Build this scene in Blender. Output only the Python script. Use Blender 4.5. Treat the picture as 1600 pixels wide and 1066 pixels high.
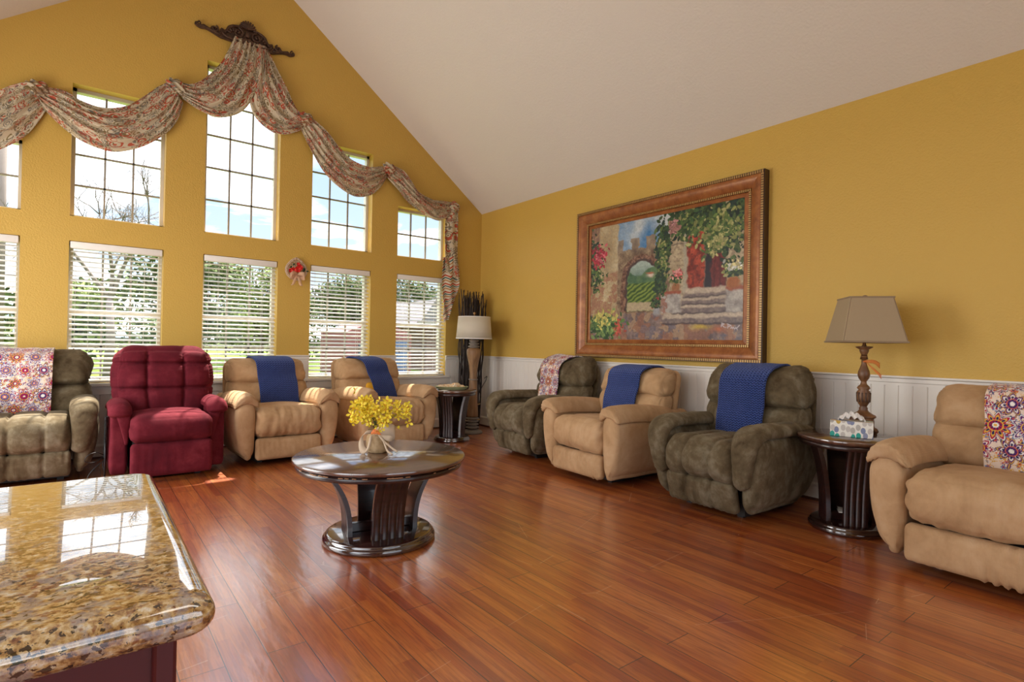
import bpy, math, random
import numpy as np
from mathutils import Vector, Matrix
from mathutils.bvhtree import BVHTree
random.seed(4); rng = np.random.RandomState(7)
PI = math.pi
for o in list(bpy.data.objects): bpy.data.objects.remove(o)
sc = bpy.context.scene
COL = sc.collection

# ------------------------------------------------------------------ camera
YAW, PITCH, ROLL, CAMH = 0.660351781, 0.00615686905, 0.0186645817, 1.058
F = np.array([math.sin(YAW)*math.cos(PITCH), math.cos(YAW)*math.cos(PITCH), math.sin(PITCH)])
R_ = np.array([math.cos(YAW), -math.sin(YAW), 0.0]); U_ = np.cross(R_, F)
RR = math.cos(ROLL)*R_ + math.sin(ROLL)*U_; UU = -math.sin(ROLL)*R_ + math.cos(ROLL)*U_
cam_d = bpy.data.cameras.new('camera'); cam = bpy.data.objects.new('camera', cam_d); COL.objects.link(cam)
cam.matrix_world = Matrix(((RR[0], UU[0], -F[0], 0), (RR[1], UU[1], -F[1], 0), (RR[2], UU[2], -F[2], CAMH), (0, 0, 0, 1)))
cam_d.sensor_width = 36; cam_d.lens = 863.92/1600*36; cam_d.clip_start = .02; cam_d.clip_end = 500
sc.camera = cam

# ------------------------------------------------------------------ view
sc.view_settings.view_transform = 'Standard'; sc.view_settings.look = 'None'
sc.view_settings.exposure = 0.1; sc.view_settings.gamma = 1.0; sc.view_settings.use_curve_mapping = False

# ------------------------------------------------------------------ node helper
class NT:
    def __init__(s, tree): s.t = tree; s.n = tree.nodes; s.l = tree.links
    def add(s, typ, **kw):
        nd = s.n.new(typ)
        ins = kw.pop('ins', {})
        for k, v in kw.items(): setattr(nd, k, v)
        for k, v in ins.items():
            if isinstance(v, bpy.types.NodeSocket): s.l.new(v, nd.inputs[k])
            else: nd.inputs[k].default_value = v
        return nd
    def math(s, op, a, b=0.0, c=None):
        ins = {0: a, 1: b}
        if c is not None: ins[2] = c
        return s.add('ShaderNodeMath', operation=op, ins=ins).outputs[0]
    def mix(s, fac, a, b, mode='MIX'):
        nd = s.add('ShaderNodeMix', data_type='RGBA', blend_type=mode)
        for i, v in ((0, fac), (6, a), (7, b)):
            if isinstance(v, bpy.types.NodeSocket): s.l.new(v, nd.inputs[i])
            else: nd.inputs[i].default_value = v if i == 0 else (tuple(v)+(1,))[:4]
        return nd.outputs[2]
    def ramp(s, fac, stops, interp='LINEAR'):
        nd = s.add('ShaderNodeValToRGB'); cr = nd.color_ramp; cr.interpolation = interp
        while len(cr.elements) < len(stops): cr.elements.new(.5)
        for e, (p, c) in zip(cr.elements, stops): e.position = p; e.color = (tuple(c)+(1,))[:4]
        s.l.new(fac, nd.inputs[0]); return nd.outputs[0]
    def noise(s, vec, scale, detail=3, rough=.5, dist=0):
        return s.add('ShaderNodeTexNoise', ins={'Vector': vec, 'Scale': scale, 'Detail': detail, 'Roughness': rough, 'Distortion': dist}).outputs[0]
    def mapping(s, vec, scale=(1, 1, 1), rot=(0, 0, 0), loc=(0, 0, 0)):
        return s.add('ShaderNodeMapping', ins={'Vector': vec, 'Scale': scale, 'Rotation': rot, 'Location': loc}).outputs[0]
    def bump(s, h, strength=.3, dist=.01, normal=None):
        ins = {'Height': h, 'Strength': strength, 'Distance': dist}
        if normal is not None: ins['Normal'] = normal
        return s.add('ShaderNodeBump', ins=ins).outputs[0]

# ------------------------------------------------------------------ world: summer sky with clouds, brighter towards the sun and overhead
w = bpy.data.worlds.new('sky'); sc.world = w; w.use_nodes = True
W = NT(w.node_tree); W.n.clear()
tc = W.add('ShaderNodeTexCoord'); d = W.add('ShaderNodeSeparateXYZ', ins={0: tc.outputs['Generated']})
zc = W.math('MAXIMUM', d.outputs[2], 0.0)
den = W.math('ADD', zc, 0.22)
cx_ = W.math('DIVIDE', d.outputs[0], den); cy_ = W.math('DIVIDE', d.outputs[1], den)
cv = W.add('ShaderNodeCombineXYZ', ins={0: cx_, 1: cy_, 2: W.math('MULTIPLY', zc, 3.0)}).outputs[0]
cl = W.noise(W.mapping(cv, (1, 1, 1), (0, 0, 0), (3.1, .6, 0)), 1.15, 9, .58, .25)
cmask = W.ramp(cl, [(.46, (0, 0, 0)), (.60, (1, 1, 1))])
csh = W.noise(W.mapping(cv, (1, 1, 1), (0, 0, 0), (3.3, .5, 0)), 2.3, 6, .6)
cloudc = W.ramp(csh, [(.3, (1.0, 1.02, 1.06)), (.6, (2.9, 2.9, 2.9))])
blue = W.ramp(zc, [(0, (.62, .72, .82)), (.25, (.44, .58, .78)), (1, (.26, .42, .8))])
skyc = W.mix(cmask, blue, cloudc)
lift = W.add('ShaderNodeMapRange', ins={0: zc, 1: .45, 2: .8, 3: 1.55, 4: 3.6}).outputs[0]
grd = W.math('GREATER_THAN', d.outputs[2], -.001)
fin = W.mix(grd, (.09, .10, .06), skyc)
bg = W.add('ShaderNodeBackground', ins={'Color': fin, 'Strength': lift})
W.l.new(bg.outputs[0], W.add('ShaderNodeOutputWorld').inputs[0])

# ------------------------------------------------------------------ sun and large lights
def aim(o, dv): o.rotation_euler = Vector(dv).to_track_quat('-Z', 'Y').to_euler()
sd = bpy.data.lights.new('sun', 'SUN'); sd.energy = 16; sd.angle = .012; sd.color = (1, .93, .82)
so = bpy.data.objects.new('sun', sd); COL.objects.link(so); so.location = (3, 20, 40); aim(so, (-.40, -1, -2.3))
def area(name, loc, dv, sx, sy, power, col=(1, 1, 1), spread=PI):
    a = bpy.data.lights.new(name, 'AREA'); a.shape = 'RECTANGLE'; a.size = sx; a.size_y = sy; a.energy = power; a.color = col; a.spread = spread
    o = bpy.data.objects.new(name, a); COL.objects.link(o); o.location = loc; aim(o, dv); return o
# added fill lights inside the left and rear openings, standing in for daylight
area('fill_left', (-1.45, 4.3, 1.35), (1, -.12, .10), 1.7, 2.1, 72, (1, .96, .90))
area('fill_left', (-1.45, 1.0, 1.5), (1, .1, .25), 2.4, 2.2, 36, (1, .96, .90))
area('fill_rear', (1.3, -2.9, 1.7), (.05, 1, .12), 3.8, 2.6, 6, (1, .96, .90))
# added overhead fill behind the camera, no fixture there
area('fill_overhead', (1.25, -.9, 3.6), (.05, .35, -1), 1.6, .6, 10, (1, .93, .82))

# ------------------------------------------------------------------ object helpers
def tagt(o, label=None, cat=None, group=None, kind=None):
    if label: o['label'] = label
    if cat: o['category'] = cat
    if group: o['group'] = group
    if kind: o['kind'] = kind
    return o
def thing(name, label, cat, loc=(0, 0, 0), rotz=0, group=None):
    o = bpy.data.objects.new(name, None); COL.objects.link(o); o.empty_display_size = .1
    o.location = loc; o.rotation_euler = (0, 0, rotz); return tagt(o, label, cat, group)
def mk(name, vf, mat, parent=None, smooth=True, uv=None, col=None):
    v, f = vf[0], vf[1]
    me = bpy.data.meshes.new(name); me.from_pydata([tuple(map(float, p)) for p in v], [], [tuple(map(int, q)) for q in f])
    if smooth: me.polygons.foreach_set('use_smooth', [True]*len(me.polygons))
    if isinstance(mat, (list, tuple)):
        for m in mat: me.materials.append(m)
    else: me.materials.append(mat)
    if uv is not None:
        L = me.uv_layers.new(name='UVMap'); li = np.zeros(len(me.loops), dtype=np.int32); me.loops.foreach_get('vertex_index', li)
        L.data.foreach_set('uv', np.asarray(uv, dtype=np.float32)[li].ravel())
    if col is not None:
        A = me.color_attributes.new('Col', 'FLOAT_COLOR', 'POINT'); c4 = np.ones((len(v), 4), np.float32); c4[:, :3] = col
        A.data.foreach_set('color', c4.ravel())
    me.update(); o = bpy.data.objects.new(name, me); COL.objects.link(o)
    if parent is not None: o.parent = parent
    return o
def struct(name, vf, mat, smooth=False, **k):
    o = mk(name, vf, mat, None, smooth, **k); o['kind'] = 'structure'; return o
def join(*parts):
    V = []; Fs = []; n = 0
    for v, f in parts:
        V += [tuple(p) for p in v]; Fs += [tuple(i+n for i in q) for q in f]; n += len(v)
    return V, Fs
def xf(vf, loc=(0, 0, 0), rot=(0, 0, 0), scale=(1, 1, 1)):
    M = Matrix.LocRotScale(Vector(loc), __import__('mathutils').Euler(rot), Vector(scale) if not isinstance(scale, (int, float)) else Vector((scale,)*3))
    A = np.array(M); v = np.asarray(vf[0], float); return (v@A[:3, :3].T + A[:3, 3], vf[1])
def box(x0, x1, y0, y1, z0, z1):
    v = [(x, y, z) for x in (x0, x1) for y in (y0, y1) for z in (z0, z1)]
    return v, [(0, 1, 3, 2), (4, 6, 7, 5), (0, 4, 5, 1), (2, 3, 7, 6), (0, 2, 6, 4), (1, 5, 7, 3)]
def bbox(x0, x1, y0, y1, z0, z1, b=.004):
    h = np.array([(x1-x0)/2, (y1-y0)/2, (z1-z0)/2]); b = min(b, *(h*.49))
    v, f = rb(h, b, (2, 2, 2), edge=True); v = v+np.array([(x0+x1)/2, (y0+y1)/2, (z0+z1)/2]); return v, f
def rb(half, r, seg, fn=None, edge=False):
    """rounded box on a surface lattice; fn(P,N,T) deforms"""
    half = np.array(half, float); r = np.array(r if hasattr(r, '__len__') else (r,)*3, float); r = np.minimum(r, half)
    if edge:
        tk = [np.array([-1, -(1-r[i]/half[i]), (1-r[i]/half[i]), 1]) for i in range(3)]; n = (3, 3, 3)
    else:
        n = seg; tk = []
        for i in range(3):
            t = np.linspace(-1, 1, n[i]+1); tk.append(.6*t+.4*np.sin(t*PI/2))
    idx = {}; T = []
    def vid(i, j, k):
        key = (i, j, k)
        if key not in idx: idx[key] = len(T); T.append((tk[0][i], tk[1][j], tk[2][k]))
        return idx[key]
    Fs = []
    for a, b, c in ((0, 1, 2), (1, 2, 0), (2, 0, 1)):
        for side in (0, n[c]):
            for i in range(n[a]):
                for j in range(n[b]):
                    q = []
                    for di, dj in ((0, 0), (1, 0), (1, 1), (0, 1)):
                        k = [0, 0, 0]; k[a] = i+di; k[b] = j+dj; k[c] = side; q.append(vid(*k))
                    Fs.append(tuple(q if side else q[::-1]))
    T = np.array(T); P = T*half; Q = np.clip(P, -(half-r), half-r); D = (P-Q)/np.maximum(r, 1e-9)
    Ln = np.linalg.norm(D, axis=1, keepdims=True); Nn = D/np.maximum(Ln, 1e-9); P = Q+Nn*r
    if fn is not None: P = fn(P, Nn, T)
    return P, Fs
def lathe(prof, n=32, cap=True):
    v = []; f = []
    for r, z in prof:
        for k in range(n): a = 2*PI*k/n; v.append((r*math.cos(a), r*math.sin(a), z))
    m = len(prof)
    for i in range(m-1):
        for k in range(n): f.append((i*n+k, i*n+(k+1) % n, (i+1)*n+(k+1) % n, (i+1)*n+k))
    if cap: f.append(tuple(range(n))[::-1]); f.append(tuple((m-1)*n+k for k in range(n)))
    return v, f
def tube(path, r, n=8, cap=True, flat=None, up=None):
    P = np.array(path, float); m = len(P); rr = np.array([r(i/(m-1)) if callable(r) else r for i in range(m)])
    Tn = np.gradient(P, axis=0); Tn /= np.maximum(np.linalg.norm(Tn, axis=1, keepdims=True), 1e-9)
    u = np.array(up if up is not None else (0, 0, 1.)); v = []; f = []
    if up is None and abs(Tn[0]@u) > .9: u = np.array((1., 0, 0))
    a = u-Tn[0]*(u@Tn[0]); a /= np.linalg.norm(a)
    for i in range(m):
        if up is not None: a = np.array(up, float)
        a = a-Tn[i]*(a@Tn[i]); a /= max(np.linalg.norm(a), 1e-9); b = np.cross(Tn[i], a)
        for k in range(n):
            t = 2*PI*k/n; fl = flat if flat else 1
            v.append(P[i]+rr[i]*(math.cos(t)*a+math.sin(t)*b*fl))
    for i in range(m-1):
        for k in range(n): f.append((i*n+k, i*n+(k+1) % n, (i+1)*n+(k+1) % n, (i+1)*n+k))
    if cap: f.append(tuple(range(n))[::-1]); f.append(tuple((m-1)*n+k for k in range(n)))
    return v, f
def strap(path, wid, thk, n=28, arch=0, fn=None):
    """cushion strip along a path in the y-z plane, cross axis = x; wid/thk are functions of t"""
    P = np.array(path, float); m = len(P); Tn = np.gradient(P, axis=0); Tn /= np.linalg.norm(Tn, axis=1, keepdims=True)
    Nn = np.stack([-Tn[:, 1], Tn[:, 0]], 1); V = []; Fs = []
    if Nn[m//3, 1] < 0: Nn = -Nn
    for i in range(m):
        t = i/(m-1); a = wid(t); b = thk(t)
        for k in range(n):
            th = 2*PI*k/n; c, s = math.cos(th), math.sin(th); e = .75
            x = a*math.copysign(abs(c)**e, c); q = b*math.copysign(abs(s)**e, s)-arch*x*x
            V.append((x, P[i, 0]+Nn[i, 0]*q, P[i, 1]+Nn[i, 1]*q))
    for i in range(m-1):
        for k in range(n): Fs.append((i*n+k, (i+1)*n+k, (i+1)*n+(k+1) % n, i*n+(k+1) % n))
    Fs.append(tuple(range(n))); Fs.append(tuple((m-1)*n+k for k in range(n))[::-1])
    V = np.array(V)
    if fn is not None: V = fn(V, np.repeat(np.linspace(0, 1, m), n), np.tile(np.arange(n)*2*PI/n, m))
    return V, Fs
def crom(pts, n):
    P = np.array(pts, float); m = len(P); E = np.vstack([2*P[0]-P[1], P, 2*P[-1]-P[-2]])
    out = []
    for u in np.linspace(0, m-1, n):
        i = min(int(u), m-2); t = u-i; p0, p1, p2, p3 = E[i:i+4]
        out.append(.5*((2*p1)+(-p0+p2)*t+(2*p0-5*p1+4*p2-p3)*t*t+(-p0+3*p1-3*p2+p3)*t**3))
    return np.array(out)
def grid(P, nu, nv, flip=False):
    f = []
    for i in range(nu-1):
        for j in range(nv-1):
            q = (i*nv+j, (i+1)*nv+j, (i+1)*nv+j+1, i*nv+j+1); f.append(q[::-1] if flip else q)
    return P, f
def extrude(poly, h, ax='y'):
    """outline (a,b) extruded by h"""
    n = len(poly); v = []
    for s in (0, h):
        for a, b in poly: v.append({'y': (a, s, b), 'z': (a, b, s), 'x': (s, a, b)}[ax])
    f = [tuple(range(n)), tuple(range(n, 2*n))[::-1]]
    for i in range(n): j = (i+1) % n; f.append((i, i+n, j+n, j))
    return v, f
def bevel(o, wd=.003, seg=2):
    m = o.modifiers.new('bevel', 'BEVEL'); m.width = wd; m.segments = seg; m.limit_method = 'ANGLE'; return o
def solid(o, t, off=0):
    m = o.modifiers.new('solid', 'SOLIDIFY'); m.thickness = t; m.offset = off; return o
# numpy value noise
def _h(i, j, k):
    n = (i.astype(np.int64)*374761393+j.astype(np.int64)*668265263+k.astype(np.int64)*2147483647) & 0xffffffff
    n = ((n ^ (n >> 13))*1274126177) & 0xffffffff
    return ((n ^ (n >> 16)) & 0xffff)/65535.0
def vn(P):
    P = np.asarray(P, float); I = np.floor(P); f = P-I; f = f*f*(3-2*f); i, j, k = I[:, 0], I[:, 1], I[:, 2]; r = 0
    for a in (0, 1):
        for b in (0, 1):
            for c in (0, 1):
                wgt = (f[:, 0] if a else 1-f[:, 0])*(f[:, 1] if b else 1-f[:, 1])*(f[:, 2] if c else 1-f[:, 2])
                r = r+wgt*_h(i+a, j+b, k+c)
    return r
def fbm(P, o=4):
    P = np.asarray(P, float); r = 0; a = .5; s = 0
    for _ in range(o): r = r+a*vn(P); s += a; a *= .5; P = P*2.03+17.3
    return r/s
def sm(x, a, b): t = np.clip((x-a)/(b-a), 0, 1); return t*t*(3-2*t)
#PART2
# ------------------------------------------------------------------ materials
def mat(name, base=(.5, .5, .5), rough=.5, metal=0, spec=.5, coat=0, crough=.05, sheen=0, fn=None, **kw):
    m = bpy.data.materials.new(name); m.use_nodes = True; N = NT(m.node_tree); N.n.clear()
    b = N.add('ShaderNodeBsdfPrincipled'); N.l.new(b.outputs[0], N.add('ShaderNodeOutputMaterial').inputs[0])
    b.inputs['Base Color'].default_value = (*base, 1); b.inputs['Roughness'].default_value = rough; b.inputs['Metallic'].default_value = metal
    b.inputs['Specular IOR Level'].default_value = spec; b.inputs['Coat Weight'].default_value = coat; b.inputs['Coat Roughness'].default_value = crough
    b.inputs['Sheen Weight'].default_value = sheen; b.inputs['Sheen Roughness'].default_value = .4
    for k, v in kw.items(): b.inputs[k].default_value = v
    if fn: fn(N, b)
    return m
def setc(N, b, c): N.l.new(c, b.inputs['Base Color'])
def setn(N, b, c, k='Normal'): N.l.new(c, b.inputs[k])
def OC(N): return N.add('ShaderNodeTexCoord').outputs['Object']
def UVc(N): return N.add('ShaderNodeTexCoord').outputs['UV']

def f_wall(N, b):
    c = OC(N); n = N.noise(c, 75, 2, .6); n2 = N.noise(c, 1.3, 3, .5)
    setc(N, b, N.mix(N.math('MULTIPLY', n2, .5), (.61, .392, .082), (.55, .350, .082)))
    setn(N, b, N.bump(n, .55, .006))
M_wall = mat('ochre_wall_paint', rough=.5, spec=.35, fn=f_wall)
def f_ceil(N, b):
    c = OC(N); n = N.noise(c, 60, 3, .65); setn(N, b, N.bump(n, .5, .006))
M_ceil = mat('ceiling_paint', (.73, .685, .645), .75, fn=f_ceil)
def f_wains(N, b):
    c = OC(N); n = N.noise(N.mapping(c, (3, 3, 9)), 3, 6, .75); n2 = N.noise(N.mapping(c, (1.3, 1.3, .5)), 1.4, 2, .5)
    k = N.ramp(n, [(.60, (0, 0, 0)), (.72, (1, 1, 1))]); k2 = N.ramp(n2, [(.5, (0, 0, 0)), (.65, (1, 1, 1))])
    setc(N, b, N.mix(N.math('MULTIPLY', N.math('MULTIPLY', k, k2), .5), (.80, .755, .70), (.40, .33, .25)))
M_white = mat('white_trim_paint', rough=.32, fn=f_wains)
M_white2 = mat('white_gloss_paint', (.80, .76, .70), .35)
M_grille = mat('window_grille_vinyl', (.30, .27, .22), .5)
M_vinyl = mat('window_frame_vinyl', (.62, .58, .50), .45)
M_blind = mat('blind_slat', (.86, .83, .78), .42, **{'Subsurface Weight': 0})
M_cord = mat('blind_cord', (.75, .72, .65), .7)
def f_glass(N, b):
    o = [x for x in N.n if x.type == 'OUTPUT_MATERIAL'][0]; N.n.remove(b)
    g = N.add('ShaderNodeBsdfGlossy', ins={'Roughness': .01}); t = N.add('ShaderNodeBsdfTransparent')
    fr = N.add('ShaderNodeFresnel', ins={'IOR': 1.4}); gb = N.add('ShaderNodeNewGeometry'); mx = N.add('ShaderNodeMixShader', ins={0: N.math('MULTIPLY', fr.outputs[0], N.math('SUBTRACT', 1.0, gb.outputs['Backfacing'])), 1: t.outputs[0], 2: g.outputs[0]})
    N.l.new(mx.outputs[0], o.inputs[0])
M_glass = mat('window_glass', fn=f_glass)

def f_floor(N, b):
    c = OC(N); s = N.add('ShaderNodeSeparateXYZ', ins={0: c}); v = N.add('ShaderNodeCombineXYZ', ins={0: s.outputs[1], 1: s.outputs[0], 2: 0.0}).outputs[0]
    def bt(wd, h, mort, off=.37, freq=2):
        nd = N.add('ShaderNodeTexBrick', offset=off, offset_frequency=freq, squash=1.0)
        N.l.new(v, nd.inputs['Vector'])
        for k, x in (('Scale', 1), ('Mortar Size', mort), ('Mortar Smooth', .1), ('Bias', 0), ('Brick Width', wd), ('Row Height', h)): nd.inputs[k].default_value = x
        nd.inputs['Color1'].default_value = (0, 0, 0, 1); nd.inputs['Color2'].default_value = (1, 1, 1, 1); nd.inputs['Mortar'].default_value = (.5, .5, .5, 1)
        return nd
    big = bt(1.21, .128, .0016); strip = bt(.83, .0427, .0, .41, 3)
    g1 = N.noise(N.mapping(v, (1.6, 26, 1)), 3.2, 6, .65, .6); g2 = N.noise(N.mapping(v, (.6, 9, 1)), 2.0, 4, .6, .4)
    tone = N.math('ADD', N.math('MULTIPLY', strip.outputs[0], .42), N.math('MULTIPLY', g2, .62))
    tone = N.math('ADD', tone, N.math('MULTIPLY', big.outputs[0], .22))
    col = N.ramp(tone, [(.22, (.22, .034, .010)), (.5, (.40, .082, .015)), (.72, (.52, .140, .022)), (.95, (.60, .185, .034))])
    col = N.mix(N.ramp(g1, [(.36, (.62, .62, .62)), (.58, (0, 0, 0))]), col, (.20, .036, .010))
    # scratches worn into the varnish
    w1 = N.add('ShaderNodeTexVoronoi', feature='DISTANCE_TO_EDGE', ins={'Vector': N.mapping(v, (.75, .5, 1), (0, 0, .5)), 'Scale': 2.1}).outputs[0]
    sk = N.math('MULTIPLY', N.math('LESS_THAN', w1, .0018), N.math('GREATER_THAN', N.noise(v, 2.3, 2), .53))
    col = N.mix(N.math('MULTIPLY', sk, .35), col, (.75, .45, .3))
    col = N.mix(big.outputs['Fac'], col, (.04, .012, .006)); setc(N, b, col)
    h = N.math('SUBTRACT', N.math('MULTIPLY', N.noise(N.mapping(v, (1, 3, 1)), 7, 3, .5), .9), big.outputs['Fac'])
    nb = N.bump(h, .22, .006); setn(N, b, nb); setn(N, b, nb, 'Coat Normal')
    N.l.new(N.add('ShaderNodeMapRange', ins={0: g2, 3: .14, 4: .27}).outputs[0], b.inputs['Coat Roughness'])
M_floor = mat('cherry_laminate_floor', rough=.42, spec=.5, coat=1, crough=.2, fn=f_floor, **{'Coat IOR': 2.35})

def f_darkwood(N, b):
    c = OC(N); n = N.noise(N.mapping(c, (6, 6, 40)), 1.5, 4, .6)
    setc(N, b, N.ramp(n, [(.35, (.012, .004, .004)), (.7, (.036, .010, .008))]))
M_dark = mat('mahogany_lacquer', rough=.3, coat=.6, crough=.10, fn=f_darkwood)
def f_top(N, b):
    c = OC(N); s = N.add('ShaderNodeSeparateXYZ', ins={0: c}); n = N.noise(N.mapping(c, (4, 30, 1)), 1.4, 5, .6, .4); n2 = N.noise(c, 5, 4, .6)
    col = N.ramp(n, [(.3, (.035, .012, .009)), (.7, (.11, .042, .024))])
    setc(N, b, N.mix(N.ramp(n2, [(.5, (0, 0, 0)), (.75, (.5, .5, .5))]), col, (.19, .085, .045)))
    nb = N.bump(n2, .05, .003); setn(N, b, nb, 'Coat Normal')
    N.l.new(N.add('ShaderNodeMapRange', ins={0: n2, 3: .05, 4: .17}).outputs[0], b.inputs['Coat Roughness'])
M_top = mat('worn_table_top', rough=.35, coat=1, crough=.1, fn=f_top, **{'Coat IOR': 2.4})
M_dgloss = mat('mahogany_gloss', rough=.2, coat=1, crough=.05, fn=f_darkwood, **{'Coat IOR': 2.0})
M_worn = mat('bare_worn_edge', (.50, .26, .13), .6)

def f_granite(N, b):
    c = OC(N); wv = N.add('ShaderNodeTexNoise', ins={'Vector': c, 'Scale': 26, 'Detail': 2}).outputs[1]
    c2 = N.add('ShaderNodeVectorMath', operation='MULTIPLY_ADD', ins={0: wv, 1: (.012, .012, .012), 2: c}).outputs[0]
    a = N.noise(N.mapping(c2, (1, 1.25, 1.1), (0, 0, .5)), 105, 5, .66); fl = N.noise(N.mapping(c2, (1, 1.2, 1.1), (0, 0, .5)), 150, 3, .6); big = N.noise(c, 22, 3, .6)
    col = N.ramp(a, [(.34, (.10, .045, .02)), (.43, (.34, .18, .065)), (.50, (.56, .36, .14)), (.57, (.70, .52, .27)), (.66, (.80, .72, .56))])
    grey = N.ramp(N.noise(c2, 55, 4, .6), [(.52, (0, 0, 0)), (.60, (1, 1, 1))]); col = N.mix(N.math('MULTIPLY', grey, .6), col, (.30, .29, .32))
    thr = N.math('MULTIPLY_ADD', big, .30, .245); blk = N.math('LESS_THAN', fl, thr); col = N.mix(N.math('MULTIPLY', blk, .93), col, (.018, .012, .010))
    rust = N.ramp(N.noise(c2, 80, 3, .5), [(.62, (0, 0, 0)), (.66, (1, 1, 1))]); setc(N, b, N.mix(N.math('MULTIPLY', rust, .7), col, (.22, .06, .02)))
M_granite = mat('polished_gold_granite', rough=.12, coat=1, crough=.01, fn=f_granite, **{'Coat IOR': 2.1})
M_cab = mat('red_cabinet_paint', (.09, .008, .010), .4)

def suede(name, lo, mid, hi, scale=5, sheen=.35, rib=0, bumpk=.12, nap=1.):
    def f(N, b):
        c = OC(N); n = N.noise(N.mapping(c, (1, 1, .6)), scale, 5, .68, .5); n2 = N.noise(c, scale*2.6, 4, .6, .3); fine = N.noise(c, 420, 2, .5)
        t = N.math('ADD', N.math('MULTIPLY', n, .62), N.math('MULTIPLY', n2, .38))
        col = N.ramp(t, [(.5-.2/nap, lo), (.50, mid), (.5+.2/nap, hi)])
        col = N.mix(N.math('MULTIPLY', fine, .35), col, mid, 'MIX'); setc(N, b, col)
        h = N.math('ADD', N.math('MULTIPLY', fine, .25), N.math('MULTIPLY', n2, 1.0))
        if rib:
            wv = N.add('ShaderNodeTexWave', bands_direction='X', ins={'Vector': c, 'Scale': rib, 'Distortion': .6, 'Detail': 1}).outputs[1]
            h = N.math('ADD', h, N.math('MULTIPLY', wv, .18))
        setn(N, b, N.bump(h, bumpk*3, .006))
    return mat(name, rough=.9, spec=.15, sheen=sheen, fn=f, **{'Sheen Tint': (*hi, 1)})
M_green = suede('olive_grey_suede', (.040, .024, .010), (.128, .096, .054), (.265, .228, .160), 5.0, nap=1.25)
M_beige = suede('tan_suede', (.30, .165, .075), (.49, .31, .165), (.62, .43, .27), 3.4, rib=70)
M_red = suede('burgundy_suede', (.055, .006, .011), (.115, .010, .018), (.21, .028, .040), 4.5, .5)
M_black = mat('black_metal', (.012, .011, .012), .5)
M_blackpl = mat('black_plastic', (.008, .008, .009), .35)

def vcol(N, b):
    a = N.add('ShaderNodeAttribute', attribute_name='Col'); setc(N, b, a.outputs[0]); return a
def f_throw(N, b):
    vcol(N, b); setn(N, b, N.bump(N.noise(OC(N), 260, 2, .6), .5, .004))
M_throw = mat('printed_fleece', rough=.95, spec=.1, sheen=.4, fn=f_throw)
def f_paint(N, b):
    vcol(N, b); setn(N, b, N.bump(N.noise(OC(N), 75, 4, .6), .25, .003))
M_paint = mat('oil_on_canvas', rough=.35, spec=.4, fn=f_paint)
def f_blue(N, b):
    u = N.add('ShaderNodeSeparateXYZ', ins={0: UVc(N)}); x, y = u.outputs[0], u.outputs[1]
    zz = N.math('PINGPONG', N.math('MULTIPLY', x, 1.0), .012)
    ph = N.math('MULTIPLY', N.math('ADD', y, N.math('MULTIPLY', zz, .95)), 2*PI/.0165)
    row = N.math('MULTIPLY_ADD', N.math('SINE', ph), .5, .5)
    st = N.math('MULTIPLY_ADD', N.math('SINE', N.math('MULTIPLY', x, 2*PI/.012)), .5, .5)
    h = N.math('ADD', N.math('MULTIPLY', row, .75), N.math('MULTIPLY', st, .25)); ns = N.noise(OC(N), 60, 3, .6)
    h2 = N.math('ADD', h, N.math('MULTIPLY', ns, .35))
    setc(N, b, N.ramp(h2, [(.25, (.006, .010, .045)), (.7, (.022, .046, .19)), (1.0, (.06, .10, .32))]))
    setn(N, b, N.bump(h2, .9, .008))
M_blue = mat('navy_herringbone_knit', rough=.85, spec=.2, sheen=.5, fn=f_blue, **{'Sheen Tint': (.4, .5, 1, 1)})

def f_paisley(N, b):
    c = UVc(N); c = N.add('ShaderNodeVectorMath', operation='MULTIPLY_ADD', ins={0: N.add('ShaderNodeTexNoise', ins={'Vector': c, 'Scale': 9, 'Detail': 2}).outputs[1], 1: (.045, .045, 0), 2: c}).outputs[0]
    def rings(sc_, k, off, th):
        v = N.add('ShaderNodeTexVoronoi', ins={'Vector': N.mapping(c, loc=off), 'Scale': sc_, 'Randomness': .9})
        s = N.math('SINE', N.math('MULTIPLY', v.outputs[0], k)); keep = N.math('GREATER_THAN', N.add('ShaderNodeSeparateColor', ins={0: v.outputs[1]}).outputs[0], th)
        return N.math('MULTIPLY', N.math('GREATER_THAN', s, .25), keep), v
    col = (.60, .52, .38); base = N.mix(0.0, col, col)
    r1, _ = rings(11, 26, (0, 0, 0), .35); base = N.mix(N.math('MULTIPLY', r1, .9), base, (.20, .135, .05))
    r2, _ = rings(10, 22, (3.3, 1.2, 0), .58); base = N.mix(N.math('MULTIPLY', r2, .9), base, (.46, .060, .026))
    r3, _ = rings(15, 24, (7.1, 4.2, 0), .58); base = N.mix(N.math('MULTIPLY', r3, .8), base, (.13, .125, .12))
    n = N.noise(c, 6, 2); base = N.mix(N.ramp(n, [(.60, (0, 0, 0)), (.66, (.55, .55, .55))]), base, (.30, .15, .07))
    setc(N, b, base); setn(N, b, N.bump(N.noise(UVc(N), 150, 2), .2, .003))
M_pais = mat('paisley_cotton', rough=.85, spec=.2, fn=f_paisley)
def f_chev(N, b):
    u = N.add('ShaderNodeSeparateXYZ', ins={0: UVc(N)}); zz = N.math('PINGPONG', u.outputs[0], .035)
    t = N.math('FRACT', N.math('MULTIPLY', N.math('ADD', u.outputs[1], N.math('MULTIPLY', zz, 1.0)), 7.5))
    setc(N, b, N.ramp(t, [(0, (.66, .58, .45)), (.2, (.46, .05, .02)), (.36, (.66, .58, .45)), (.5, (.04, .12, .12)), (.64, (.66, .58, .45)), (.8, (.42, .2, .06)), (.93, (.66, .58, .45))], 'CONSTANT'))
M_chev = mat('chevron_lining', rough=.85, spec=.2, fn=f_chev)
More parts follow.
